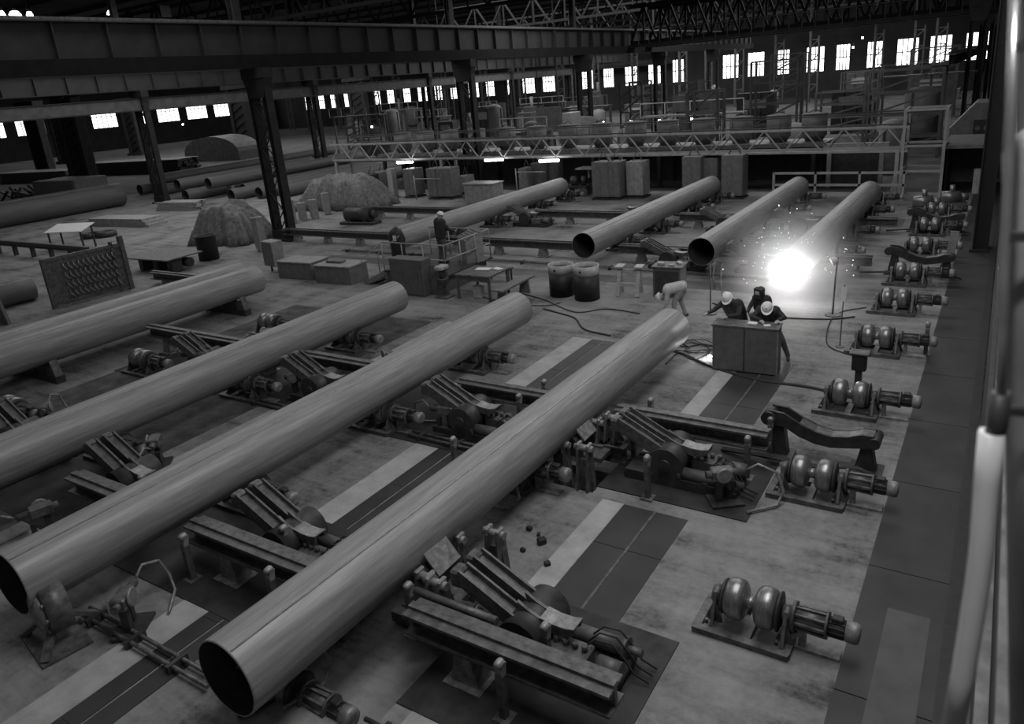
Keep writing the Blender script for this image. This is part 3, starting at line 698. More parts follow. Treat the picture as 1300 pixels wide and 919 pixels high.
# small cabinet with litter on top
t = thing('tool_cabinet', 'small dark cabinet with a cluttered top beside the bent worker', 'cabinet', at(845, 378, 0)+Vector((0, .35, 0)), math.radians(6))
b = MB(); b.box((0, 0, .45), (.85, .65, .9), ch=.015); obj('body', b, M['crate'], t)
b = MB(); b.box((0, 0, .92), (.93, .73, .05), ch=.01); obj('top', b, M['steel'], t)
b = MB(); b.box((0, -.335, .45), (.72, .02, .72)); b.box((.25, -.35, .5), (.03, .03, .14)); obj('door', b, M['dark'], t)
base = at(845, 378, 0)+Vector((0, .35, .945))
for k, (dx, dy, sx, sy, sz) in enumerate(((-.22, -.1, .2, .14, .07), (.12, -.16, .16, .1, .05), (.26, .14, .14, .22, .06))):
    b = MB(); b.box((0, 0, sz/2), (sx, sy, sz), rz=.4*k, ch=.01); tag(obj('small_part', b, M['pale'], loc=base+Vector((dx, dy, 0))), 'small pale part lying on the dark cabinet, %s' % ['left one', 'middle one', 'right one'][k], 'part', 'parts on the small cabinet')
# big two-panel work bench crate
cx0, cx1, cyy = -5.0, -3.62, 15.33
t = thing('work_cabinet', 'large dark grey two-panel cabinet with two workers leaning on it', 'cabinet', ((cx0+cx1)/2, cyy, 0), math.radians(3))
W = cx1-cx0
b = MB(); b.span(-W/2, W/2, 0, .42, .03, 1.04); obj('body', b, M['crate'], t)
for s in (-1, 1):
    b = MB(); b.box((s*W/4, -.012, .535), (W/2-.02, .024, .99), ch=.006); obj('panel', b, M['crate'], t)
b = MB(); b.span(-W/2-.02, W/2+.02, -.03, .45, 1.04, 1.08); obj('top', b, M['steel'], t)
b = MB(); b.span(W/2-.03, W/2+.015, -.02, .03, 0, 1.04); obj('edge_strip', b, M['lsteel'], t)
b = MB(); b.span(-.01, .01, -.032, .0, .03, 1.04); obj('joint_strip', b, M['dark'], t)
for k, (dx, dy, s, lab) in enumerate(((.1, .3, .2, 'left'), (.42, .2, .14, 'right'))):
    b = MB(); b.box((0, 0, .012), (s, s*.7, .024), rz=.5*k); tag(obj('paper_sheet', b, M['paper'], loc=(-4.3+dx, cyy+dy*.6+.05, 1.085)), 'white sheet on the work cabinet between the workers, %s one' % lab, 'paper', 'papers on the work cabinet')
# hose coil by the cabinet and floor cables
def cable(pts, label, r=.016, name='cable', m='rubber'):
    return tag(obj(name, MB().tube(pts, r, 6), M[m]), label, 'cable')
pts = []
for k in range(56):
    a = k*.42; rr = .36+.16*math.sin(k*1.3)+.002*k; pts.append(Vector((-5.72+rr*math.cos(a)*1.3+.16*math.sin(k*.3), 16.45+rr*math.sin(a)*.8, .02+.001*k)))
cable(pts, 'tangled coil of dark cable on the floor left of the work cabinet', .011, 'cable_coil')
def smooth(pix, z=.02, n=8):
    P = [at(x, y, z) for x, y in pix]; out = []
    for i in range(len(P)-1):
        a = P[max(i-1, 0)]; b_ = P[i]; c = P[i+1]; d = P[min(i+2, len(P)-1)]
        for k in range(n):
            t_ = k/n; out.append(.5*((2*b_)+(c-a)*t_+(2*a-5*b_+4*c-d)*t_*t_+(3*b_-a-3*c+d)*t_**3))
    return out+[P[-1]]
cable(smooth([(845, 462), (862, 448), (880, 456), (900, 447), (893, 437), (868, 440), (850, 430), (846, 418), (858, 408)]), 'loose dark cable looping from the front pipe end towards the cabinet')
cable(smooth([(690, 392), (712, 398), (730, 404), (742, 418), (775, 426)]), 'thick dark cable snaking on the floor below the drums', .024)
cable(smooth([(660, 372), (690, 380), (730, 396), (770, 392), (812, 398)]), 'thin cable passing below the two drums', .016)
cable(smooth([(600, 372), (640, 384), (690, 388), (712, 384)]), 'thin cable between the work table and the drums', .014)
cable(smooth([(820, 440), (860, 447), (905, 466), (960, 482), (1030, 492), (1100, 510)]), 'long dark hose lying in front of the work cabinet', .035, 'hose')
cable(smooth([(905, 385), (960, 400), (1045, 405), (1085, 402)]), 'dark cable behind the workers at the cabinet', .02)
cable(smooth([(1100, 390), (1060, 400), (1050, 436), (1085, 452)]), 'thin cable around the lamp stand at right', .014)
# torch hoses hanging from the pipe end and lamp stand
t = thing('hose_stand', 'thin stand with hanging hoses in front of the far pipe end', 'stand', at(902, 398, 0))
b = MB(); b.tube([(0, 0, 0), (0, 0, 1.45)], .02, 8); b.tube([(0, 0, 1.42), (.12, 0, 1.5), (.3, .05, 1.42)], .018, 8); b.cyl((0, 0, 0), (0, 0, .03), .18, n=18); obj('pole', b, M['steel'], t)
b = MB(); b.tube([(.3, .05, 1.42), (.27, 0, .9), (.36, -.1, .5), (.62, -.3, .1), (.9, -.5, .02)], .018, 6); b.tube([(.12, 0, 1.5), (.08, -.05, 1.1), (.15, -.06, .9), (.1, 0, .7)], .016, 6); obj('hose', b, M['lsteel'], t)
t = thing('lamp_stand', 'tall thin lamp stand at the right edge of the welding glare', 'lamp', at(1057, 400, 0))
b = MB(); b.tube([(0, 0, 0), (.02, 0, 1.0), (.05, 0, 1.55)], .022, 8); b.cyl((0, 0, 0), (0, 0, .03), .2, n=18); obj('pole', b, M['steel'], t)
b = MB(); b.lathe([(0, .04), (.05, .09), (.16, .12), (.17, .11)], (.05, 0, 1.52), (-.1, -.06, 1.44), 18); obj('lamp_head', b, M['white'], t)
t = thing('marker_post', 'thin post with a small white tag right of the glare', 'post', at(1066, 440, 0))
b = MB(); b.tube([(0, 0, 0), (.03, 0, 1.5)], .012, 8); b.cyl((0, 0, 0), (0, 0, .02), .1, n=14); obj('pole', b, M['steel'], t)
b = MB(); b.box((.03, -.02, 1.28), (.1, .015, .34), ry=.1); obj('tag_plate', b, M['white'], t)
# ------------------------------------------------------------------ operator's platform
PB = Vector((-17.7, 18.7, 0)); DZ = .62
t = thing('control_platform', 'raised railed operator platform with panelled base and steps', 'platform', PB)
b = MB(); b.span(0, 2.55, .05, 2.5, 0, DZ-.06); obj('base', b, M['crate'], t)
b = MB(); b.span(-.05, 2.75, 0, 2.65, DZ-.06, DZ); obj('deck', b, M['plate'], t)
for (a, c) in (((.0, -.02), (2.7, -.02)), ((2.7, -.02), (2.7, 2.6)), ((0, 2.6), (2.7, 2.6))):
    b = MB(); a = Vector((*a, DZ)); c = Vector((*c, DZ)); nseg = 3
    for i in range(nseg+1): p = a.lerp(c, i/nseg); b.tube([p-Vector((0, 0, .02)), p+Vector((0, 0, 1.0))], .02, 8)
    for h in (.5, 1.0): b.tube([a+Vector((0, 0, h)), c+Vector((0, 0, h))], .022, 8)
    obj('railing', b, M['gantry'], t)
b = MB()
for i in range(4):
    z = DZ-.14*(i+1)+.06; b.span(-.05-.26*(i+1), -.05-.26*i, .15, .95, z-.03, z)
for y in (.12, .98): b.prism([(-.05, DZ-.02), (-.05, DZ-.22), (-1.05, .0), (-1.2, 0), (-1.2, .1)], .04, 'xz', y)
obj('steps', b, M['lsteel'], t)
b = MB()
for y in (.12, .98): b.tube([(-1.2, y, .05), (-1.2, y, .9), (-.05, y, DZ+1.0)], .02, 8)
obj('stair_rail', b, M['gantry'], t)
dp = Vector((-15.42, 20.72, DZ))
t = thing('control_desk', 'grey sloping control desk in front of the standing operator', 'desk', dp, math.radians(55))
b = MB(); b.prism([(-.32, 0), (.32, 0), (.32, 1.05), (-.32, .82)], .9, 'xz', 0); obj('housing', b, M['lcab'], t)
b = MB(); mx = Matrix.Translation((0, 0, .95)) @ Matrix.Rotation(-math.atan2(.23, .64), 4, 'Y'); b.box((0, 0, .0), (.6, .84, .03), mx=mx)
for i in range(4):
    for j in range(5): b.cyl(mx @ Vector((-.2+.13*i, -.3+.15*j, .01)), mx @ Vector((-.2+.13*i, -.3+.15*j, .045)), .025, n=8)
obj('button_panel', b, M['steel'], t)
t = thing('switch_cabinet', 'dark grey switch cabinet in front of the left part of the control platform', 'cabinet', (-16.2, 18.32, 0))
b = MB(); b.box((0, 0, .62), (1.4, .5, 1.24), ch=.015); obj('body', b, M['crate'], t)
b = MB(); b.box((-.02, -.26, .62), (1.3, .02, 1.1)); do = obj('door', b, M['crate'], t)
b = MB(); b.box((.5, -.28, .7), (.04, .03, .16)); obj('handle', b, M['steel'], do)
t = thing('side_panel', 'pale upright sheet between the switch cabinet and the operator', 'panel', (-15.2, 18.45, 0))
b = MB(); b.box((0, 0, .5), (.55, .04, 1.0), ch=.01); b.box((0, .12, .02), (.5, .3, .04)); obj('sheet', b, M['cabinet'], t)
t = thing('gas_bottle', 'dark cylinder with a small white label at the left end of the platform', 'bottle', Vector((-19.6, 21.6, 0)))
b = MB(); b.lathe([(0, .26), (.03, .28), (1.2, .28), (1.38, .22), (1.46, .1), (1.5, .08)], (0, 0, 0), (0, 0, 1.5), 24); obj('body', b, M['black'], t)
b = MB(); b.span(.05, .2, -.285, -.275, 1.0, 1.22); obj('label_plate', b, M['white'], t)
# work table, bench and stool beside the platform
tl = at(622, 383, 0)
t = thing('work_table', 'steel work table with a white paper on it right of the platform', 'table', (-13.6, 18.85, 0))
b = MB(); b.span(-.75, .6, -.6, .6, .76, .82); obj('tabletop', b, M['steel'], t)
for x in (-.68, .53):
    for y in (-.53, .53): b = MB(); b.bar((x, y, 0), (x, y, .76), .07); obj('leg', b, M['steel'], t)
b = MB(); b.span(-.68, .53, -.56, -.5, .62, .76); obj('rail', b, M['steel'], t)
b = MB(); b.box((0, 0, .006), (.5, .3, .012), rz=.2); tag(obj('paper_sheet', b, M['paper'], loc=(-13.75, 19.05, .825)), 'white paper lying on the steel work table, left one of two', 'paper')
b = MB(); b.box((0, 0, .006), (.34, .22, .012), rz=-.3); tag(obj('paper_sheet', b, M['paper'], loc=(-13.3, 19.2, .825)), 'white paper lying on the steel work table, right one of two', 'paper')
t = thing('bench', 'low timber bench right of the work table', 'bench', (-12.55, 18.9, 0), math.radians(90))
b = MB(); b.box((0, 0, .47), (1.9, .42, .07), ch=.01); obj('seat', b, M['wood'], t)
for s_ in (-1, 1): b = MB(); b.prism([(-.2, 0), (.2, 0), (.14, .44), (-.14, .44)], .07, 'yz', s_*.65); obj('leg', b, M['wood'], t)
t = thing('drill_stand', 'pale topped drill stand at the left end of the work table', 'machine', (-14.85, 18.3, 0))
b = MB(); b.box((0, 0, .03), (.5, .45, .06), ch=.01); b.box((0, .12, .5), (.16, .14, .95)); obj('base', b, M['steel'], t)
b = MB(); b.box((0, -.02, 1.0), (.3, .42, .14), ch=.03); obj('head', b, M['pale'], t)
b = MB(); b.box((.02, -.05, .55), (.28, .3, .2), ch=.02); b.cyl((0, -.1, .65), (0, -.1, .95), .05, n=12); obj('spindle', b, M['dark'], t)
b = MB(); b.box((0, 0, .2), (.3, .25, .4), ch=.02); tag(obj('junction_box', b, M['pale'], loc=(-13.7, 18.6, 0)), 'small pale box under the work table', 'box')
t = thing('stool', 'low dark bench between the platform and the work table', 'bench', (-14.2, 20.6, 0), math.radians(10))
b = MB(); b.box((0, 0, .42), (.9, .35, .05)); obj('seat', b, M['dark'], t)
for sx in (-.38, .38):
    for sy in (-.12, .12): b = MB(); b.bar((sx, sy, 0), (sx, sy, .4), .05); obj('leg', b, M['dark'], t)
# two low steel boxes
for k, (px, py, w, lab) in enumerate(((376, 354, 1.75, 'left'), (424, 360, 1.7, 'right'))):
    t = thing('steel_box', 'low grey steel box with lid by the column, %s one of the two' % lab, 'box', at(px, py, 0)+Vector((0, .45, 0)), math.radians(4), 'low steel boxes')
    b = MB(); b.box((0, 0, .31), (w, 1.0, .62), ch=.02); obj('body', b, M['cabinet'], t)
    b = MB(); b.box((0, 0, .65), (w+.04, 1.05, .06), ch=.01); obj('lid', b, M['lcab'], t)
b = MB(); b.box((0, 0, .04), (.7, .3, .07), rz=.1); tag(obj('timber_board', b, M['wood'], loc=at(424, 360, 0)+Vector((-.2, .45, .69))), 'small board lying on the right low steel box', 'board')
# rubble crates and cabinet by the near column
t = thing('meter_cabinet', 'pale cabinet on short legs at the foot of the near column', 'cabinet', at(345, 347, 0)+Vector((0, .25, 0)), math.radians(-8))
b = MB(); b.box((0, 0, .78), (.75, .5, 1.0), ch=.015); obj('body', b, M['lcab'], t)
b = MB(); b.box((.0, -.26, .78), (.66, .02, .9)); obj('door', b, M['cabinet'], t)
for x in (-.3, .3): b = MB(); b.bar((x, 0, 0), (x, 0, .3), .06); obj('leg', b, M['dark'], t)
t = thing('cylinder_drum', 'black drum standing left of the near column', 'drum', at(259, 331, 0)+Vector((0, .3, 0)))
b = MB(); b.lathe([(0, .44), (1.05, .44), (1.08, .46), (1.1, .46), (1.1, .40), (.95, .40)], (0, 0, 0), (0, 0, 1), 30); obj('shell', b, M['black'], t)
# ------------------------------------------------------------------ canvas covered loads
def tarp(p, sx, sy, h, label, seed, rz=0):
    rnd = random.Random(seed); nx, ny = 46, 30; vs = []; fs = []
    ph = [rnd.uniform(0, 6.28) for _ in range(8)]
    bumps = [(rnd.uniform(-.7, .7)*sx/2, rnd.uniform(-.6, .6)*sy/2, rnd.uniform(.3, .7), rnd.uniform(-.25, .3)) for _ in range(9)]
    for j in range(ny+1):
        for i in range(nx+1):
            u = (i/nx)*2-1; v = (j/ny)*2-1
            e = max(abs(u), abs(v)); th = math.atan2(v, u)
            top = h*(.86+.10*math.sin(2.1*u+ph[0])+.06*math.sin(3.7*v+ph[1])+.03*math.sin(13*u+5*v+ph[6])+.025*math.sin(9*u-14*v+ph[7]))
            for bx, by, s, a in bumps: top += a*math.exp(-((u*sx/2-bx)**2+(v*sy/2-by)**2)/(s*s))
            k = max(0, (e-.62)/.38); z = top*(1-k**1.6)+.03
            fold = .15*math.sin(th*19+ph[2]+2*math.sin(3*th))*k+.07*math.sin(th*43+ph[3])*k
            s_ = .86+.14*k+fold*.6
            vs.append((u*sx/2*s_+.04*math.sin(9*v+ph[4]), v*sy/2*s_+.04*math.sin(8*u+ph[5]), max(z+fold*.4*(k < .95), .02)))
    for j in range(ny):
        for i in range(nx): a = j*(nx+1)+i; fs.append((a, a+1, a+nx+2, a+nx+1))
    t = thing('covered_load', label, 'covered load', p, rz, 'loads under canvas')
    b = MB(); b.add(vs, fs, True); o = obj('canvas', b, M['tarp'], t)
    md = o.modifiers.new('thick', 'SOLIDIFY'); md.thickness = .02
    b = MB(); b.span(-sx*.3, sx*.3, -sy*.25, sy*.25, 0, h*.55); obj('pallet', b, M['dark'], t)
    return t
tp1 = at(300, 310, 0)+Vector((-1.0, .6, 0)); tarp(tp1, 3.6, 2.6, 1.75, 'crumpled canvas over a load left of the near column', 3, .15)
tp2 = at(418, 268, 0)+Vector((0, 1.4, 0)); tarp(tp2, 6.0, 3.0, 1.9, 'long canvas covered load right of the near column', 8, .1)
pr_ = MB()
def gas_crate(p, label, n, rz=0, h=1.3, m='pale'):
    t = thing('strapped_bundle', label, 'bundle', p, rz, 'pale bundles')
    for i in range(n):
        b = MB(); b.box(((i-(n-1)/2)*.24, 0, h/2), (.2, .35, h*(.9+.1*((i*7) % 3)/2)), ch=.02, rz=.05*i); obj('block', b, M[m], t)
    return t
for k, (px, py, n, h, lab) in enumerate(((372, 283, 3, 1.3, 'leftmost, by the column'), (385, 279, 3, 1.0, 'second from the column'), (400, 277, 3, 1.1, 'third from the column'), (416, 272, 2, 1.3, 'rightmost, against the long canvas load'))):
    gas_crate(at(px, py, 0), 'pale upright bundle in front of the canvas load, '+lab, n, math.radians(-30), h, 'lcab')
gas_crate(at(333, 318, 0), 'pale upright bundle between the canvas and the near column', 3, math.radians(-20), 1.6, 'lcab')
t = thing('pump_set', 'dark rounded machine half under the right end of the canvas load', 'machine', at(458, 284, 0), math.radians(5))
b = MB(); b.cyl((-.8, 0, .5), (.8, 0, .5), .36, n=22); b.cyl((.8, 0, .5), (1.1, 0, .5), .2, n=16); obj('body', b, M['dark'], t)
b = MB(); b.box((0, 0, .08), (2.2, .8, .16), ch=.02); b.box((-.5, 0, .25), (.2, .6, .3)); b.box((.5, 0, .25), (.2, .6, .3)); obj('base', b, M['dark'], t)
# ------------------------------------------------------------------ slotted rack at left
p = at(70, 392, 0); q = at(168, 366, 0); L = (q-p).length; ang_ = math.atan2(q.y-p.y, q.x-p.x)
t = thing('slotted_rack', 'steel rack panel with rows of slots standing at the left', 'rack', p, ang_)
b = MB(); b.span(0, L, -.03, .03, .12, 1.75); obj('panel', b, M['steel'], t)
b = MB(); b.span(-.05, L+.05, -.08, .08, 1.72, 1.84); b.span(-.06, .06, -.08, .08, 0, 1.8); b.span(L-.1, L+.06, -.1, .1, 0, 2.1); b.span(L-.45, L-.37, -.08, .08, 0, 1.95); b.span(0, L, -.08, .08, .05, .14); obj('frame', b, M['steel'], t)
b = MB()
for i in range(11):
    for j in range(4):
        x = L*.22+i*L*.062; z = .35+j*.33
        b.tube([(x, -.05, z+.22), (x-.04, -.16, z+.12), (x+.03, -.2, z), (x+.09, -.12, z-.05)], .028, 6)
o = obj('hook', b, M['lsteel'], t); o['kind'] = 'stuff'
# plate on trestles behind the rack
t = thing('plate_table', 'flat dark steel plate on blocks right of the slotted rack', 'table', at(200, 345, 0)+Vector((0, .5, 0)), .05)
b = MB(); b.box((0, 0, .62), (2.7, 1.8, .05)); obj('plate', b, M['steel'], t)
for x in (-1.0, 0, 1.0): b = MB(); b.box((x, -.3, .3), (.3, .5, .58), ch=.03); b.cyl((x-.2, .3, .3), (x+.2, .3, .3), .2, n=14); obj('block', b, M['dark'], t)
# white covered small table at far left
t = thing('sheet_table', 'small table topped by a gleaming white sheet at the left', 'table', at(85, 318, 0)+Vector((0, .4, 0)), .35)
b = MB(); b.box((0, 0, 1.12), (2.3, 1.1, .04), rx=.25); obj('tabletop', b, M['white'], t)
for x in (-1, 1):
    for y in (-.4, .4): b = MB(); b.bar((x, y, 0), (x, y, 1.1+.25*y), .07); obj('leg', b, M['dark'], t)
# low rail fence at left
p = at(0, 322, 0); q = at(118, 333, 0); t = thing('barrier', 'low dark barrier beam on short posts at the left edge', 'barrier', p, math.atan2(q.y-p.y, q.x-p.x)); L = (q-p).length
b = MB(); b.ibeam((-2, 0, .62), (L, 0, .62), .26, .2); obj('beam', b, M['steel'], t)
for k in range(6): b = MB(); b.span(k*L/5-.06, k*L/5+.06, -.1, .1, 0, .5); obj('post', b, M['dark'], t)
t = thing('angle_frame', 'short upright steel frame at the left edge before the rack', 'frame', at(10, 412, 0), .3)
b = MB(); b.prism([(-1.8, 0), (.05, 0), (-.15, 1.15), (-1.8, 1.25)], .05); b.bar((.05, 0, 0), (-.2, 0, 1.3), .12); obj('panel', b, M['steel'], t)
# assorted small machines on the floor at left
for k, (px, py, s, lab) in enumerate(((115, 302, .5, 'left one'), (135, 300, .6, 'right one'))):
    t = thing('coil_block', 'small dark coil', 'coil', at(px, py, 0)); t['label'] = 'small dark coil on the floor right of the white-topped table, %s' % lab
    b = MB(); b.lathe([(0, s), (.3, s), (.3, s*.5), (0, s*.5)], (0, 0, 0), (0, 0, .3), 20, cap=False, closed=True); obj('coil', b, M['dark'], t)
t = thing('pallet_stack', 'pale flat stack of sheets behind the floor at left', 'stack', at(160, 285, 0), .1)
b = MB()
for k in range(3): b.box((0, 0, .08+.16*k), (6.0-k*.5, 1.4, .16))
obj('sheets', b, M['lcab'], t)
# stacked profiles at far left beyond the big pipe
for k, (px, py, w, d, h, m, lab) in enumerate(((40, 232, 12, 3, 1.2, 'steel', 'wide low stack of steel bars at the far left behind the big pipe'), (72, 262, 5, 3, 2.0, 'cabinet', 'grey bin beside the broad column at left'), (20, 262, 6, 3, 1.4, 'dark', 'dark heap of scrap left of the grey bin'),
    (165, 222, 16, 3, 1.5, 'dark', 'long dark stack behind the left pipes'), (268, 205, 9, 4, 3.0, 'struct2', 'dark round-topped machine housing behind the left pipes'), (222, 268, 4, 1.2, .6, 'lcab', 'pale timber pile by the middle row column'))):
    t = thing('material_stack', lab, 'stack', at(px, py, 0)+Vector((0, d/2, 0)), .15)
    b = MB(); n_ = 5
    if k == 4:
        b.prism([(w/2*math.cos(a*PI/12), h*.35+h*.65*math.sin(a*PI/12)) for a in range(13)]+[(-w/2, 0), (w/2, 0)], d)
    elif k == 2:
        for i in range(26):
            b.bar((random.uniform(-w/2, w/2), random.uniform(-d/2, d/2), random.uniform(.05, .4)), (random.uniform(-w/2, w/2), random.uniform(-d/2, d/2), random.uniform(.2, h)), .14)
    elif k == 1:
        b.span(-w/2, w/2, -d/2, d/2, 0, h, ch=.08); b.span(-w/2+.2, w/2-.2, -d/2-.05, -d/2, h*.55, h*.9)
    else:
        for i in range(n_):
            for j in range(4): b.span(-w/2+random.uniform(0, .6), w/2-random.uniform(0, .6), -d/2+j*d/4, -d/2+(j+.85)*d/4, h*i/n_, h*(i+.85)/n_)
    obj('stack', b, M[m], t)
# ------------------------------------------------------------------ cabinets standing along the far side
cabs = [(467, 256, 1.5, 2.3, 'dark'), (480, 254, 1.3, 2.4, 'cabinet'), (519, 252, 1.4, 2.5, 'cabinet'), (548, 254, 1.2, 2.6, 'cabinet'), (563, 254, 1.8, 2.6, 'cabinet'), (585, 248, 1.0, 1.6, 'lcab'), (663, 245, 1.0, 2.0, 'cabinet'), (680, 243, 1.2, 2.3, 'struct2'), (697, 240, 1.3, 2.6, 'cabinet'),
 (761, 255, 1.6, 2.8, 'cabinet'), (777, 255, 1.2, 2.8, 'cabinet'), (804, 253, 1.5, 2.7, 'lcab'), (876, 252, 1.6, 2.9, 'cabinet'), (897, 250, 1.6, 2.7, 'cabinet'), (927, 254, 1.7, 3.0, 'cabinet')]
for k, (px, py, w, h, m) in enumerate(cabs):
    t = thing('transformer_cabinet', 'tall grey transformer cabinet beyond the far skid beam, %s from the left' % ORD[k], 'cabinet', at(px, py, 0)+Vector((0, .7, 0)), 0, 'tall cabinets in the far row')
    s = .72; w *= .62; h *= s
    b = MB(); b.box((0, 0, h/2+.08), (w, 1.0, h-.16), ch=.02); obj('body', b, M[m], t)
    b = MB(); b.box((0, 0, .04), (w+.06, 1.05, .12)); obj('plinth', b, M['dark'], t)
    b = MB(); b.box((0, -.51, h/2+.08), (w*.9, .025, h*.84)); b.box((0, -.53, h/2), (.02, .02, h*.8)); obj('door', b, M[m], t)
    b = MB(); b.tube([(-w*.3, 0, h), (0, 0, h+.5), (w*.3, 0, h)], .03, 6); obj('lifting_bracket', b, M['steel'], t)
t = thing('white_locker', 'narrow pale slanted locker before the third far cabinet', 'locker', at(501, 252, 0)-Vector((0, 0, .05))); 
b = MB(); b.box((0, 0, 1.0), (.45, .4, 1.9), ch=.02); obj('body', b, M['lcab'], t)
b = MB(); b.box((0, -.21, 1.0), (.4, .02, 1.8)); obj('door', b, M['pale'], t)
t = thing('sand_box', 'low square grey box at the foot of the second column', 'box', at(608, 259, 0)+Vector((0, .6, 0)))
b = MB(); b.box((0, 0, .55), (2.0, 1.1, 1.1), ch=.03); obj('body', b, M['lcab'], t)
b = MB(); b.box((0, 0, 1.12), (2.1, 1.2, .06)); obj('lid', b, M['lcab'], t)
for k, (px, py) in enumerate(((529, 254), (657, 246))):
    t = thing('hand_rail_post', 'thin upright rail post among the far cabinets, %s one' % ['left', 'right'][k], 'post', at(px, py, 0))
    b = MB(); b.tube([(0, 0, 0), (0, 0, 1.5)], .04, 6); b.tube([(0, 0, 1.3), (2.0, 0, 1.3)], .03, 6); obj('rail', b, M['gantry'], t)
t = thing('valve_cart', 'small cluttered cart between the leftmost far pipe and the cabinets', 'cart', at(733, 248, 0))
b = MB(); b.span(-.8, .8, -.4, .4, .5, .6); b.cyl((-.3, 0, .85), (.1, 0, .85), .25, n=16); b.cyl((.5, -.1, .6), (.5, -.1, 1.1), .12, n=12); obj('body', b, M['dark'], t)
for x in (-.6, .6):
    for y in (-.4, .4): b = MB(); b.cyl((x, y-.05, .25), (x, y+.05, .25), .25, n=16); obj('wheel', b, M['steel'], t)
b = MB(); b.span(.2, 1.4, -.5, .5, 1.5, 1.58); b.bar((.8, 0, 1.0), (.8, 0, 1.5), .1); obj('shelf', b, M['lcab'], t)
# ------------------------------------------------------------------ lattice footbridge with hoppers
YG = 38.0
t = thing('lattice_footbridge', 'long pale lattice footbridge crossing the hall on the far side', 'footbridge', (0, YG, 0))
for y, nm in ((0, 'truss'), (1.5, 'truss')):
    b = MB(); lattice(b, (-39.5, y, 2.25), (-3.6, y, 2.10), 1.05, 20, .10 if y == 0 else .07, False); obj(nm, b, M['gantry'] if y == 0 else M['struct2'], t)
b = MB(); b.span(-39.5, -3.6, 0, 1.5, 2.1, 2.16); obj('deck', b, M['struct2'], t)
for x in (-39.2, -29.9, -18.2, -4.0):
    for y in (0, 1.5): b = MB(); b.bar((x, y, 0), (x, y, 2.15), .16); obj('leg', b, M['gantry'], t)
b = MB()
for y in (0, 1.5):
    b.tube([(-39.5, y, 3.75), (-3.6, y, 3.75)], .03, 6)
    for i in range(14): x = -39.3+i*2.74; b.tube([(x, y, 3.2), (x, y, 3.75)], .025, 6)
obj('handrail', b, M['struct2'], t)
# end bay with ladder and raised frame at right
t = thing('access_tower', 'pale framed access tower at the right end of the footbridge', 'tower', (-3.3, YG, 0))
b = MB()
for x in (-.5, 1.1):
    for y in (0, 1.6): b.bar((x, y, 0), (x, y, 3.9), .12)
for z in (1.2, 2.3, 3.85):
    b.bar((-.5, 0, z), (1.1, 0, z), .09); b.bar((-.5, 1.6, z), (1.1, 1.6, z), .09); b.bar((-.5, 0, z), (-.5, 1.6, z), .09); b.bar((1.1, 0, z), (1.1, 1.6, z), .09)
obj('frame', b, M['gantry'], t)
b = MB()
for y in (.3, .8): b.bar((-.9, y, 0), (-.5, y, 3.6), .06)
for i in range(11): b.bar((-.9+.036*i, .3, .3+.3*i), (-.9+.036*i, .8, .3+.3*i), .04)
obj('ladder', b, M['gantry'], t)
# low guard railing behind the rightmost pipe
t = thing('guard_railing', 'pale two-bar guard railing behind the ends of the right-hand far pipes', 'railing', (-9.2, 38.6-.9, 0))
b = MB()
for x in (0, 1.9, 3.8, 5.6): b.bar((x, -.4, 0), (x, -.4, 1.3), .1)
for z in (.7, 1.25): b.bar((0, -.4, z), (5.7, -.4, z), .1)
obj('rails', b, M['gantry'], t)
t = thing('door_frame', 'pale portal frame with dark opening under the right end of the footbridge', 'frame', (-6.2, 41.0, 0))
b = MB(); b.bar((-1.2, 0, 0), (-1.2, 0, 2.1), .2); b.bar((1.2, 0, 0), (1.2, 0, 2.1), .2); b.bar((-1.5, 0, 2.1), (1.5, 0, 2.1), .22, .2); obj('frame', b, M['gantry'], t)
b = MB(); b.span(-1.1, 1.1, .3, .4, 0, 2.0); obj('panel', b, M['dark'], t)
# hopper deck
t = thing('hopper_deck', 'dark raised deck carrying the row of grey hoppers behind the footbridge', 'deck', (0, 41.0, 0))
b = MB(); b.span(-38, -7.6, 0, 2.4, 2.05, 2.25); obj('deck', b, M['cabinet'], t)
for k in range(8): b = MB(); x = -37.6+k*4.2; b.bar((x, .2, 0), (x, .2, 2.05), .2); b.bar((x, 2.2, 0), (x, 2.2, 2.05), .2); obj('leg', b, M['struct'], t)
b = MB(); b.span(-38, -7.6, 2.42, 2.48, 0, 2.2); obj('back_sheeting', b, M['struct'], t)
def make_hopper():
    t = thing('hopper', '', 'hopper')
    b = MB(); b.lathe([(0, .42), (.25, .56), (.27, .62), (1.32, .62), (1.35, .58)], (0, 0, 0), (0, 0, 1), 22); obj('body', b, M['cabinet'], t)
    b = MB(); b.lathe([(1.32, .64), (1.38, .64), (1.43, .3)], (0, 0, 0), (0, 0, 1), 22); b.tube([(-.4, 0, 1.38), (0, 0, 1.6), (.4, 0, 1.38)], .03, 6); obj('lid', b, M['struct2'], t)
    return t
hp = Proto(make_hopper)
for k, x in enumerate((-36.4, -34.3, -32.2, -29.9, -27.5, -25.2, -22.9, -20.6, -18.4, -16.4, -14.3, -12.2, -10.2, -8.4)):
    hp.put((x, 42.1, 2.25), 'grey round hopper on the raised deck, %s from the left' % ORD[k], 0, 'hoppers on the raised deck')
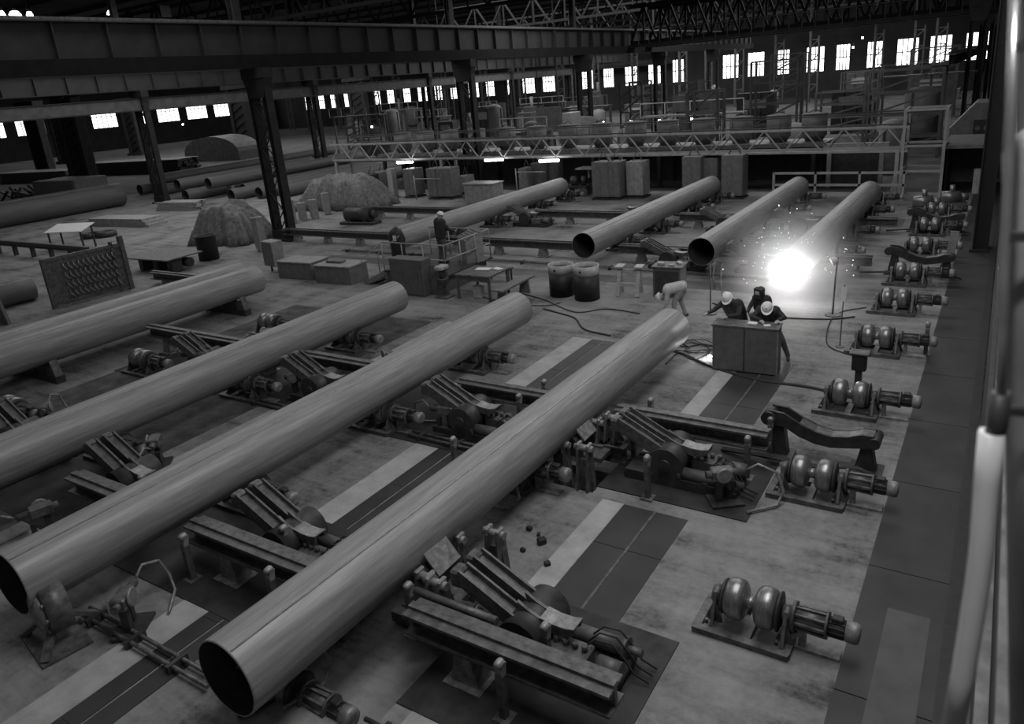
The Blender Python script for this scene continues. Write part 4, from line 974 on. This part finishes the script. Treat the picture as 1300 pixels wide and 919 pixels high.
# four fluorescent lamps hung under the footbridge
M['tube'] = emat('fluorescent_tube', 1, 14)
def make_tube():
    t = thing('fluorescent_lamp', '', 'lamp')
    b = MB(); b.cyl((-.6, 0, 0), (.6, 0, 0), .075, n=14); obj('tube', b, M['tube'], t)
    b = MB(); b.box((0, 0, .12), (1.35, .2, .06)); b.bar((-.4, 0, .12), (-.4, 0, .24), .03); b.bar((.4, 0, .12), (.4, 0, .24), .03); obj('housing', b, M['pale'], t)
    return t
lp = Proto(make_tube)
for k, (px, py) in enumerate(((514, 206), (627, 203), (697, 204))):
    p = aty(px, py, 37.4); lp.put((p.x, p.y, p.z), 'glowing fluorescent lamp under the footbridge, %s of three' % ['left', 'middle', 'right'][k], .12, 'lamps under the footbridge')
M['bulb'] = emat('bulb', 1, 25)
def make_bulb():
    t = thing('bulkhead_lamp', '', 'lamp'); b = MB(); b.ball((0, 0, 0), .075); obj('bulb', b, M['bulb'], t)
    b = MB(); b.cyl((0, 0, .06), (0, 0, .16), .06, n=10); b.bar((0, 0, .1), (0, .35, .3), .04); obj('holder', b, M['dark'], t); return t
bu = Proto(make_bulb)
for k, (px, py) in enumerate(((646, 206), (712, 163), (767, 155), (801, 154), (837, 153), (878, 151), (472, 161), (232, 158), (1083, 60), (1095, 48))):
    p = aty(px, py, 44.2 if k < 8 else 60); bu.put((p.x, p.y, p.z), 'small bright bulb among the far structures, %s' % ['under the footbridge right of the middle lamp', 'above the footbridge by the pale pillar', 'leftmost over the right hoppers', 'second over the right hoppers', 'third over the right hoppers', 'fourth over the right hoppers', 'left of the left hoppers', 'beside the left windows', 'upper right near the big window', 'topmost at upper right'][k], 0, 'distant bulbs')
# ------------------------------------------------------------------ far side of the hall
rnd = random.Random(21)
kinds = ['boxy grey machine housing', 'dark lattice frame', 'pale upright tank', 'dark switch cabinet block', 'raised walkway section', 'grey stack of plates']
rows = [(47.5, 'first bay behind the hoppers'), (54, 'second bay behind the hoppers'), (62, 'third bay back'), (71, 'fourth bay back'), (82, 'fifth bay back'), (95, 'sixth bay back'), (110, 'last bay before the far wall')]
OBST = {'crane_column', 'machine_housing', 'service_tower', 'tank', 'switch_cabinet', 'walkway', 'plate_stack', 'material_stack', 'office_block', 'canopy_shed'}
for ri, (y, rn) in enumerate(rows):
    n_ = 11 if y > 50 else 9; x0 = -y*.95-4; 
    for i in range(n_):
        x = x0+(i+.5)*(-2.5-x0)/n_+rnd.uniform(-1.2, 1.2); kd = (i+ri*2+rnd.randint(0, 1)) % 6; yy = y+rnd.uniform(-2, 2)
        w = rnd.uniform(1.8, 4.2); h = rnd.uniform(2.0, 4.2 if y > 60 else 3.4); d = rnd.uniform(1.2, 2.4)
        for tr in range(40):
            if not any(abs(x-q.location.x) < w*.75+1.4 and abs(yy-q.location.y) < d/2+1.6 for q in C.objects if q.parent is None and q.type == 'EMPTY' and q.name.split('.')[0] in OBST) and not (-65 < x < -36 and yy < 62) and not (x > -4 and yy < 52): break
            x = x0+(i+rnd.random())*(-2.5-x0)/n_; yy = y+rnd.uniform(-3, 3)
        else: continue
        nm = ['machine_housing', 'service_tower', 'tank', 'switch_cabinet', 'walkway', 'plate_stack'][kd]
        t = thing(nm, '%s in the %s, %s from left' % (kinds[kd], rn, ORD[i]), nm.replace('_', ' '), (x, yy, 0), 0, 'far machinery')
        if kd == 0:
            b = MB(); b.box((0, 0, h*.4), (w, d, h*.8), ch=.08); b.box((w*.15, 0, h*.88), (w*.5, d*.7, h*.2), ch=.05); obj('housing', b, M['clutter_d'], t)
            b = MB(); b.box((-w*.2, -d/2-.03, h*.45), (w*.35, .06, h*.5)); obj('door', b, M['clutter'], t)
            b = MB(); b.cyl((w*.3, 0, h*.8), (w*.3, 0, h*1.3), .2, n=12); obj('vent_stack', b, M['clutter'], t)
        elif kd == 1:
            b = MB(); hh = h*1.7
            for xx in (-w/2, w/2):
                for y_ in (-d/2, d/2): b.bar((xx, y_, 0), (xx, y_, hh), .16)
            for q_ in range(4):
                z0 = hh*q_/4; b.bar((-w/2, -d/2, z0), (w/2, -d/2, z0+hh/4), .1); b.bar((-w/2, -d/2, z0+hh/4), (w/2, -d/2, z0+hh/4), .12); b.bar((-w/2, d/2, z0+hh/4), (w/2, d/2, z0+hh/4), .12)
            obj('frame', b, M['clutter'] if i % 2 else M['clutter_d'], t)
        elif kd == 2:
            b = MB(); b.lathe([(0, .5), (.4, w*.3), (h, w*.3), (h+.3, w*.2), (h+.4, .1)], (0, 0, 0), (0, 0, 1), 20); obj('shell', b, M['clutter'], t)
            b = MB()
            for a in range(3): b.bar((w*.3*math.cos(a*2.1), w*.3*math.sin(a*2.1), 0), (w*.3*math.cos(a*2.1), w*.3*math.sin(a*2.1), h), .12)
            obj('strut', b, M['clutter_d'], t)
        elif kd == 3:
            b = MB()
            for q_ in range(3): b.box(((q_-1)*w/3, 0, h/2), (w/3-.06, d*.5, h), ch=.03)
            obj('body', b, M['clutter_d'], t)
            b = MB(); b.box((0, -d*.26, h*.75), (w*.6, .04, h*.2)); obj('dial_panel', b, M['lcab'], t)
        elif kd == 4:
            b = MB(); b.span(-w, w, -.6, .6, h, h+.12)
            for xx in (-w, 0, w): b.bar((xx, 0, 0), (xx, 0, h), .18)
            obj('deck', b, M['clutter'], t)
            b = MB()
            for q_ in range(5): b.bar((-w+q_*w/2, -.6, h), (-w+q_*w/2, -.6, h+1), .06)
            b.bar((-w, -.6, h+1), (w, -.6, h+1), .06); obj('railing', b, M['gantry'], t)
        else:
            b = MB()
            for q_ in range(5): b.box((rnd.uniform(-.15, .15), 0, .12+q_*.24), (w*1.3, d, .24))
            obj('plates', b, M['clutter'], t)
# slim stanchions and pipes that break up the far window strip
sv = random.Random(9); si = 0
def make_stanchion():
    t = thing('stanchion', '', 'stanchion'); b = MB(); b.bar((0, 0, 0), (0, 0, 15.5), .3, .3)
    obj('shaft', b, M['clutter_d'], t)
    b = MB(); b.bar((1.2, 0, 0), (1.2, 0, 9), .2)
    for k in range(9): b.bar((0, 0, .5+k), (1.2, 0, 1.5+k if k % 2 else .5+k), .12)
    obj('side_frame', b, M['clutter_d'], t); return t
sg = Proto(make_stanchion)
for k in range(26):
    y = sv.uniform(112, 121); x = -140+k*5.3+sv.uniform(-1.5, 1.5)
    sg.put((x, y, 0), 'slim dark stanchion against the far window strip, %s from the left%s' % (ORD[k % 13], '' if k < 13 else ' in the right half'), sv.uniform(-.5, .5), 'stanchions before the far windows')
t = thing('overhead_pipe', 'long horizontal dark duct before the upper part of the far windows', 'duct', (0, 125.5, 7.6))
b = MB(); b.cyl((-149, 0, 0), (-48, 0, 0), .5, n=14); obj('run', b, M['clutter_d'], t)
b = MB(); b.cyl((-48, 0, 0), (-48, 0, 8.3), .35, n=14); obj('riser', b, M['clutter_d'], t)
# hung light panels/boards visible between the columns
for k, (px0, py0, px1, py1, y, m, lab) in enumerate(((683, 135, 712, 168, 52, 'struct2', 'large grey board hanging behind the footbridge by the third column'), (721, 142, 731, 166, 50, 'lcab', 'narrow pale panel beside the large grey board'), (890, 115, 918, 142, 62, 'struct2', 'grey cabin block below the windows'), (858, 120, 876, 142, 60, 'struct2', 'grey stack block left of the cabin'), (340, 88, 363, 120, 48, 'struct2', 'pale hanging board right of the near column top'), (562, 100, 578, 113, 70, 'lcab', 'small pale board above the window strip'))):
    a = aty(px0, py1, y); c = aty(px1, py0, y); b = MB(); w = c.x-a.x; h = c.z-a.z
    t = thing('hanging_board' if k in (0, 4, 5) else 'panel_block', lab, 'board', (a.x+w/2, y, a.z))
    b.box((0, 0, h/2), (w, .25 if k in (0, 4, 5) else 1.5, h), ch=.03); obj('board', b, M[m], t)
    b = MB(); zt = (15.9-a.z) if k in (0, 4, 5) else -a.z
    for s in (-.4, .4): b.bar((s*w, 0, h/2), (s*w, 0, zt), .06)
    obj('support', b, M['struct'], t)
# ------------------------------------------------------------------ right side
t = thing('canopy_shed', 'flat topped shed with open front at the far right', 'shed', (-1.7, 38.5, 0))
b = MB(); b.span(-.55, 1.5, 0, 4.5, 2.1, 2.25); obj('roof', b, M['cabinet'], t)
b = MB(); b.span(-.5, -.4, 0, 4.4, 0, 2.1); b.span(-.5, 1.45, 4.3, 4.4, 0, 2.1); obj('wall', b, M['cabinet'], t)
for x in (-.45, 1.3): b = MB(); b.bar((x, .05, 0), (x, .05, 2.1), .1); obj('post', b, M['gantry'], t)
b = MB(); b.box((0, 0, .55), (.55, .4, 1.1), ch=.02); tag(obj('notice_board', b, M['pale'], loc=(-.75, 39.4, 0)), 'pale box standing inside the shed at the far right', 'box')
t = thing('office_block', 'pale stepped partition block behind the shed at the far right', 'partition', (-1.6, 46, 0))
b = MB(); b.prism([(-1.0, 0), (1.6, 0), (1.6, 3.6), (.2, 3.6), (-1.0, 2.2)], 3.0); obj('body', b, M['cabinet'], t)
b = MB(); b.span(.2, 1.3, -1.56, -1.5, 2.0, 2.8); obj('opening', b, M['black'], t)
for i in range(3): b = MB(); b.cyl((.4+.35*i, -1.6, 2.4), (.4+.35*i, -1.5, 2.4), .12, n=12); obj('dial', b, M['steel'], t)
t = thing('tilted_plate', 'pale bent sheet standing upright beside the far right rollers', 'sheet', at(1196, 345, 0))
b = MB(); b.prism([(-.12, 0), (.12, 0), (.28, .55), (.34, 1.25), (.12, 1.25), (.06, .6)], .05); obj('sheet', b, M['lcab'], t)
for k, (px, py, lab) in enumerate(((1172, 268, 'left'), (1207, 262, 'right'))):
    t = thing('pump_unit', 'small cluttered pump unit in front of the shed, %s one' % lab, 'machine', at(px, py, 0), .2*k)
    b = MB(); b.cyl((-.4, 0, .4), (.3, 0, .4), .25, n=18); b.cyl((.3, 0, .4), (.6, 0, .4), .15, n=14); b.box((0, 0, .1), (1.1, .5, .2)); b.cyl((0, 0, .5), (0, 0, .9), .1, n=12); obj('body', b, M['roller'], t)
# near the camera at right: conduit, coupling, hose and a rounded duct fixed to the wall
t = thing('wall_conduit', 'shiny vertical conduit with coupling and thick pale hose at the right edge', 'conduit', (0, 0, 0))
def near(px, py, y): return aty(px, py, y)
Y0 = 1.15
b = MB(); b.tube([near(1291, -40, Y0), near(1283, 150, Y0), near(1276, 330, Y0), near(1273.5, 420, Y0), near(1271, 505, Y0)], .0065, 16); obj('conduit', b, M['bright'], t)
b = MB(); b.tube([near(1271, 498, Y0), near(1266, 540, Y0), near(1261, 556, Y0)], .013, 16); obj('coupling', b, M['dark'], t)
b = MB(); b.tube([near(1259, 548, Y0), near(1253, 610, Y0), near(1247, 690, Y0), near(1241, 740, Y0), near(1232, 800, Y0), near(1222, 860, Y0), near(1208, 930, Y0)], .0165, 16); obj('hose', b, M['white'], t)
for py in (60, 300, 520): b = MB(); q = near(1290-(py*.03), py, Y0); b.bar(q, q+Vector((.14, .02, 0)), .012); obj('clamp', b, M['dark'], t)
t = thing('wall_duct', 'large smooth rounded pale duct at the right edge of the view', 'duct', (0, 0, 0))
b = MB(); a = near(1322, 162, 1.25); c = near(1322, 950, 1.25)
b.lathe([(0, .02), (.012, .038), (.03, .045), ((a-c).length, .045)], a, c, 32); obj('duct', b, M['lcab'], t)
for k, (x, z, nm) in enumerate(((.13, 3.2, 'lowest'), (.125, 4.4, 'middle'), (.12, 5.2, 'top'))):
    b = MB(); b.span(x-.02, x+.02, .9, 60, z, z+.03); tag(obj('wall_rail', b, M['steel' if k else 'dark']), 'thin %s rail running along the right wall' % nm, 'rail', 'rails on the right wall')
# added glows (stand-ins for windows) and a pale board high up at the left
M['windowglow'] = emat('added_window_glow', 1, 5)
for k, (y, l_, nm) in enumerate(((28.7, .5, 'leftmost'), (29.6, .8, 'second from the left'), (30.6, .45, 'third from the left'), (36.8, .7, 'right one'))):
    t = thing('window_glow', 'added glow for a window above the girder at top left, '+nm, 'lamp', (-60, y, 13.75 if k < 3 else 14.0), 0, 'added window glows at the top left')
    b = MB(); b.lathe([(0, l_*.5), (.1, l_*.48), (.3, l_*.3)], (0, 0, 0), (0, 0, 1), 16); obj('glow_disc', b, M['windowglow'], t)
    b = MB(); b.cyl((0, 0, .3), (0, 0, .6), .12, n=12); b.bar((0, 0, .6), (0, 0, 15.8-t.location.z), .06); obj('added_glow_hanger', b, M['truss'], t)
t = thing('hanging_board', 'small pale board hanging above the girder at the top left', 'board', (-60, 41.6, 13.9))
b = MB(); b.box((0, 0, .45), (.1, .85, .9)); obj('board', b, M['pale'], t)
b = MB(); b.bar((0, 0, .9), (0, 0, 2.4), .05); obj('support', b, M['truss'], t)
# ------------------------------------------------------------------ people
def lerp(a, b, t): return Vector(a).lerp(Vector(b), t)
def person(label, loc, rz, J, cloth, hat='white', extras=None, fat=1.12):
    """J: joints in the person's own frame (x right, y forward, z up)"""
    J = {k: Vector(v) for k, v in J.items()}
    caps = []                                    # (p0, p1, r0, r1, region)
    sh = (J['shR']+J['shL'])/2; hp_ = (J['hipR']+J['hipL'])/2
    fwd = J['face'].normalized()
    for s in 'RL':
        caps.append((J['hip'+s], lerp(J['hip'+s], J['sh'+s], .45)*1, .105, .105, 'torso'))
        caps.append((lerp(J['hip'+s], J['sh'+s], .45), lerp(J['sh'+s], sh, .28), .105, .115, 'torso'))
        caps.append((lerp(J['sh'+s], sh, .35), J['sh'+s], .085, .068, 'torso'))
        caps.append((J['sh'+s], J['el'+s], .062, .048, 'torso'))
        caps.append((J['el'+s], J['wr'+s], .046, .034, 'torso'))
        caps.append((J['hip'+s], J['kn'+s], .098, .066, 'legs'))
        caps.append((J['kn'+s], J['an'+s], .064, .046, 'legs'))
        a = J['an'+s]; tdir = J.get('toe'+s, Vector((0, 1, 0))).normalized()
        caps.append((a+Vector((0, 0, -.03))-tdir*.05, a+Vector((0, 0, -.045))+tdir*.16, .045, .036, 'boots'))
        # hand: palm and five bent fingers
        w = J['wr'+s]; hd = J.get('hd'+s, (w-J['el'+s])).normalized(); pn = J.get('pn'+s, Vector((0, 0, -1)))
        side = hd.cross(pn).normalized(); pn = side.cross(hd).normalized(); th = 1 if s == 'R' else -1
        for q in (-.025, 0, .025): caps.append((w+hd*.015, w+hd*.085+side*q, .020, .016, 'skin'))
        for i, q in enumerate((-.032, -.011, .011, .031)):
            L_ = (.030, .036, .034, .026)[i] if th > 0 else (.026, .034, .036, .030)[i]
            b0 = w+hd*.085+side*q; b1 = b0+hd*L_+pn*.010; b2 = b1+(hd*.7+pn*.7).normalized()*L_*.8
            caps.append((b0, b1, .0105, .0098, 'skin')); caps.append((b1, b2, .0098, .009, 'skin'))
        t0 = w+hd*.03-side*.03*th; t1 = t0+(hd*.7-side*.7*th).normalized()*.04; t2 = t1+(hd*.9+pn*.4).normalized()*.03
        caps.append((t0, t1, .013, .012, 'skin')); caps.append((t1, t2, .012, .010, 'skin'))
    caps = [(a, b_, r1*fat, r2*fat, g) if g in ('torso', 'legs') else (a, b_, r1, r2, g) for a, b_, r1, r2, g in caps]
    caps.append((hp_+Vector((0, 0, -.02)), sh, .12, .12, 'torso'))
    hc = J['head']; nk = sh+(hc-sh)*.15
    caps.append((nk, hc, .058, .052, 'skin'))
    up = (hc-sh); up = (up-fwd*up.dot(fwd)).normalized(); rt = fwd.cross(up).normalized()
    balls = [(hc+up*.03, .098, 'skin'), (hc-up*.03+fwd*.015, .082, 'skin')]
    caps.append((hc-up*.075+fwd*.05, hc-up*.06+fwd*.06, .045, .04, 'skin'))            # chin
    caps.append((hc+fwd*.09+up*.01, hc+fwd*.118-up*.02, .012, .017, 'skin'))           # nose
    caps.append((hc+fwd*.088+up*.035-rt*.035, hc+fwd*.088+up*.035+rt*.035, .014, .014, 'skin'))  # brow
    caps.append((hc+fwd*.093-up*.05-rt*.018, hc+fwd*.093-up*.05+rt*.018, .011, .011, 'skin'))    # mouth
    for e in (-1, 1): caps.append((hc+rt*e*.092+up*.02, hc+rt*e*.094-up*.02, .017, .012, 'skin'))
    mb = MB()
    for p, q, a, b, reg in caps:
        d = (q-p).length
        if d < 1e-4: q = p+Vector((0, 0, .001)); d = .001
        prof = [(-a, .001)]+[(-a*math.cos(k*PI/8), a*math.sin(k*PI/8)) for k in range(1, 4)]+[(0, a), (d, b)]+[(d+b*math.cos(k*PI/8), b*math.sin(k*PI/8)) for k in range(3, 0, -1)]+[(d+b, .001)]
        mb.lathe(prof, p, q, 14, cap=True)
    for c, r, reg in balls: mb.ball(c, r, 20)
    me = mb.mesh('person_body', M['skin']); tmp = bpy.data.objects.new('body_build', me); C.objects.link(tmp)
    m = tmp.modifiers.new('r', 'REMESH'); m.mode = 'VOXEL'; m.voxel_size = .0085
    m = tmp.modifiers.new('s', 'SMOOTH'); m.iterations = 3; m.factor = .5
    dg = bpy.context.evaluated_depsgraph_get(); me2 = bpy.data.meshes.new_from_object(tmp.evaluated_get(dg))
    bpy.data.objects.remove(tmp)
    order = ['skin', 'torso', 'legs', 'boots']; me2.materials.clear()
    for m_ in (M['skin'], M[cloth[0]], M[cloth[1]], M['boots']): me2.materials.append(m_)
    bb = caps+[(c, c+Vector((0, 0, .001)), r, r, g) for c, r, g in balls]
    for p in me2.polygons:
        c = p.center; best = 9; g = 'skin'
        for a, b, ra, rb, reg in bb:
            ab = b-a; t_ = max(0, min(1, (c-a).dot(ab)/max(ab.length_squared, 1e-9))); d = (c-(a+ab*t_)).length-(ra+(rb-ra)*t_)
            if d < best: best = d; g = reg
        p.material_index = order.index(g); p.use_smooth = True
    t = thing('person', label, 'person', loc, rz)
    o = bpy.data.objects.new('body', me2); C.objects.link(o); o.parent = t
    # hard hat or mask
    R3 = Matrix((rt, fwd, up)).transposed().to_4x4(); T = Matrix.Translation(hc+up*.055) @ R3
    if hat:
        b = MB(); vs = []; fs = []; n = 24; rings = 7
        for i in range(rings+1):
            a = PI/2*i/rings
            for j in range(n):
                q = 2*PI*j/n; vs.append((.118*math.sin(a+.02)*math.cos(q), .132*math.sin(a+.02)*math.sin(q), .115*math.cos(a)))
        for i in range(rings):
            for j in range(n): k = (j+1) % n; fs.append((i*n+j, (i+1)*n+j, (i+1)*n+k, i*n+k))
        fs.append(list(range(n)))
        b.add(vs, fs, True, T); obj('helmet', b, M[hat], t)
        b = MB(); poly = [(.128*math.cos(2*PI*j/28), .14*math.sin(2*PI*j/28)+(.055*max(0, math.sin(2*PI*j/28)))) for j in range(28)]
        b.prism(poly, .01, 'xy', 0, T); b.box((0, 0, .118), (.03, .16, .012), mx=T); obj('brim', b, M[hat], t)
    else:
        b = MB(); b.ball(T @ Vector((0, -.005, -.0)), .108, 18, (1, 1, .9)); obj('hair', b, M['dark'], t)
    if extras: extras(t, J, T)
    return t
LIGHT = ('light_cloth', 'trousers_shade')
# operator standing at the desk
opz = .62; op = Vector((-16.25, 20.15, opz))
person('person in dark jacket and white hard hat standing on the platform', op, math.radians(-22), dict(
    hipR=(.10, 0, .93), hipL=(-.10, 0, .93), shR=(.19, .03, 1.44), shL=(-.19, .03, 1.44), head=(0, .07, 1.64), face=(.1, 1, -.35),
    elR=(.30, .17, 1.20), wrR=(.26, .40, 1.10), elL=(-.25, .14, 1.18), wrL=(-.12, .38, 1.10), pnR=(0, 0, -1), pnL=(0, 0, -1),
    knR=(.12, .03, .50), anR=(.12, -.02, .08), knL=(-.11, .02, .50), anL=(-.13, -.04, .08)), ('jacket', 'trousers'), fat=1.28)
# bent worker
bw = at(867, 403, 0)
person('person in pale work clothes bending forward beside the front pipe end', bw, math.radians(108), dict(
    hipR=(.09, 0, .90), hipL=(-.09, .02, .90), shR=(.17, .40, .80), shL=(-.17, .40, .80), head=(0, .55, .60), face=(0, -.2, -1),
    elR=(.20, .42, .50), wrR=(.14, .50, .27), elL=(-.20, .42, .50), wrL=(-.13, .52, .28), pnR=(0, -.4, -.2), pnL=(0, -.4, -.2),
    knR=(.12, .06, .47), anR=(.12, -.06, .08), knL=(-.12, .22, .46), anL=(-.14, .24, .08)), LIGHT)
# two workers leaning on the cabinet
wl = Vector((-4.80, 16.33, 0)); wr_ = Vector((-4.08, 16.33, 0))
person('person in dark jacket and hard hat leaning on the left of the work cabinet', wl, math.radians(172), dict(
    hipR=(.10, -.12, .90), hipL=(-.10, -.12, .90), shR=(.20, .20, 1.32), shL=(-.20, .20, 1.32), head=(.02, .36, 1.47), face=(-.2, .8, -.7),
    elR=(.36, .34, 1.16), wrR=(.42, .52, 1.13), elL=(-.26, .42, 1.15), wrL=(-.08, .60, 1.14), hdR=(.3, .9, -.05), hdL=(.5, .8, -.05), pnR=(0, 0, -1), pnL=(0, 0, -1),
    knR=(.11, -.1, .48), anR=(.12, -.18, .08), knL=(-.11, -.02, .48), anL=(-.12, -.05, .08)), ('jacket', 'trousers'))
person('person in dark jacket and hard hat leaning on the right of the work cabinet', wr_, math.radians(195), dict(
    hipR=(.10, -.10, .88), hipL=(-.10, -.12, .88), shR=(.20, .22, 1.22), shL=(-.20, .22, 1.22), head=(.02, .40, 1.34), face=(.1, .7, -.75),
    elR=(.33, .40, 1.13), wrR=(.14, .60, 1.13), elL=(-.34, .38, 1.13), wrL=(-.20, .60, 1.13), hdR=(-.3, .9, -.05), hdL=(.3, .9, -.05), pnR=(0, 0, -1), pnL=(0, 0, -1),
    knR=(.11, -.02, .47), anR=(.12, -.1, .08), knL=(-.32, .04, .47), anL=(-.46, -.05, .08)), ('jacket', 'trousers'))
# crouching welder with a mask
AX = Vector((-4.60, 20.72, .93))
def mask(t, J, T):
    b = MB(); b.box((0, .12, -.06), (.21, .05, .27), mx=T, ch=.02); b.box((-.1, .06, -.05), (.02, .14, .24), mx=T); b.box((.1, .06, -.05), (.02, .14, .24), mx=T); obj('welding_mask', b, M['black'], t)
    b = MB(); b.box((0, .150, -.03), (.11, .012, .09), mx=T); obj('mask_window', b, M['pale'], t, label='pale mask window')
    b = MB(); w = J['wrR']; b.cyl(w+Vector((0, .05, -.02)), w+Vector((0, .30, .04)), .018, n=10); b.tube([w+Vector((0, .05, -.02)), w+Vector((.05, -.1, -.3)), w+Vector((.2, -.4, -.75))], .014, 6); obj('torch', b, M['dark'], t)
wp = at(967, 408, 0); wp = Vector((-4.72, 18.35, 0))
person('person in a dark welding mask with pale window kneeling behind the right worker', wp, math.radians(165), dict(
    hipR=(.10, -.1, .34), hipL=(-.10, -.1, .34), shR=(.18, .04, .80), shL=(-.18, .04, .80), head=(0, .10, 1.0), face=(.05, 1, -.12),
    elR=(.26, .16, .58), wrR=(.20, .36, .50), elL=(-.26, .16, .58), wrL=(-.10, .36, .50),
    knR=(.14, .26, .40), anR=(.13, .12, .08), knL=(-.14, .24, .14), anL=(-.14, -.16, .08)), ('jacket', 'trousers'), None, mask)
# ------------------------------------------------------------------ welding arc with added smoke
M['arc'] = emat('welding_arc', 1, 420)
t = thing('welding_arc', 'blinding welding arc at the near end of the rightmost far pipe', 'welding arc', AX)
b = MB(); b.ball((0, 0, 0), .10, 14); obj('flame', b, M['arc'], t)
vm = bpy.data.materials.new('halo'); vm.use_nodes = True; nt = vm.node_tree
for n_ in list(nt.nodes): nt.nodes.remove(n_)
o_ = nt.nodes.new('ShaderNodeOutputMaterial'); sc_ = nt.nodes.new('ShaderNodeVolumeScatter'); sc_.inputs['Anisotropy'].default_value = .0
tc = nt.nodes.new('ShaderNodeTexCoord'); ln = nt.nodes.new('ShaderNodeVectorMath'); ln.operation = 'LENGTH'
mr = nt.nodes.new('ShaderNodeMapRange'); mr.inputs['From Min'].default_value = 0.0; mr.inputs['From Max'].default_value = 2.3
mr.interpolation_type = 'SMOOTHERSTEP'; mr.inputs['To Min'].default_value = .9; mr.inputs['To Max'].default_value = 0
nt.links.new(tc.outputs['Object'], ln.inputs[0]); nt.links.new(ln.outputs['Value'], mr.inputs['Value']); nt.links.new(mr.outputs['Result'], sc_.inputs['Density'])
nt.links.new(sc_.outputs[0], o_.inputs['Volume'])
b = MB(); b.ball((0, 0, 0), 2.3, 24); sm = obj('halo_cloud', b, vm, loc=AX)  # cloud added to spread the arc light into a halo
tag(sm, 'added smoke cloud glowing around the welding arc', 'halo', kind='stuff')
# sparks
b = MB(); rnd = random.Random(5)
for i in range(90):
    d = Vector((rnd.gauss(0, 1), rnd.gauss(0, 1), abs(rnd.gauss(0, .8)))).normalized()*rnd.uniform(.3, 1.9); b.ball(AX+d, .006, 6)
tag(obj('spark', b, M['bulb']), 'scattered sparks flying around the welding arc', 'sparks', kind='stuff')
L = bpy.data.lights.new('arc_light', 'POINT'); L.energy = ARC; L.shadow_soft_size = .12
o = bpy.data.objects.new('arc_light', L); o.location = AX; C.objects.link(o)
# small second glint by the cabinet foot (a grounded clamp sparking)
g = at(901, 453, .06)
t = thing('hand_lamp', 'small bright hand lamp on the floor at the left foot of the work cabinet', 'lamp', g)
b = MB(); b.ball((0, 0, 0), .05, 12); obj('bulb', b, M['bulb'], t)
b = MB(); b.cyl((.05, 0, -.01), (.2, .05, -.03), .03, n=10); obj('handle', b, M['rubber'], t)
L = bpy.data.lights.new('hand_lamp_light', 'POINT'); L.energy = 5; L.shadow_soft_size = .06
o = bpy.data.objects.new('hand_lamp_light', L); o.location = g+Vector((-.12, -.05, .12)); C.objects.link(o)
# ------------------------------------------------------------------ hall lighting: added unseen area lights above the bays
def area(name, loc, sx, sy, e, rot=(0, 0, 0), spread=180):
    L = bpy.data.lights.new(name, 'AREA'); L.shape = 'RECTANGLE'; L.size = sx; L.size_y = sy; L.energy = e; L.spread = math.radians(spread)
    o = bpy.data.objects.new(name, L); o.location = loc; o.rotation_euler = rot; C.objects.link(o); return o
for a in AREAS: area(*a)
L = bpy.data.lights.new('walkway_fill', 'POINT'); L.energy = 45; L.shadow_soft_size = .05  # added unseen light that brightens the conduit and hose on the wall
o = bpy.data.objects.new('walkway_fill', L); o.location = (-.12, .45, 7.3); C.objects.link(o)
w = bpy.data.worlds.new('World'); bpy.context.scene.world = w; w.use_nodes = True
w.node_tree.nodes['Background'].inputs[0].default_value = (.5, .5, .5, 1); w.node_tree.nodes['Background'].inputs[1].default_value = .1
# ------------------------------------------------------------------ camera
cd = bpy.data.cameras.new('camera'); cam = bpy.data.objects.new('camera', cd); C.objects.link(cam)
cd.sensor_width = 36; cd.lens = F/1300*36; cd.shift_x = 0; cd.shift_y = -(459.5-PPY)/1300
cd.clip_start = .02; cd.clip_end = 600
cam.matrix_world = Matrix.Translation((0, 0, H)) @ Matrix((RT, UP, -FW)).transposed().to_4x4()
cd.dof.use_dof = True; cd.dof.focus_distance = 16; cd.dof.aperture_fstop = 3.5
sc = bpy.context.scene; sc.camera = cam
sc.view_settings.view_transform = 'Standard'; sc.view_settings.look = 'None'; sc.view_settings.gamma = 1; sc.view_settings.exposure = 0
sc.view_settings.use_curve_mapping = False
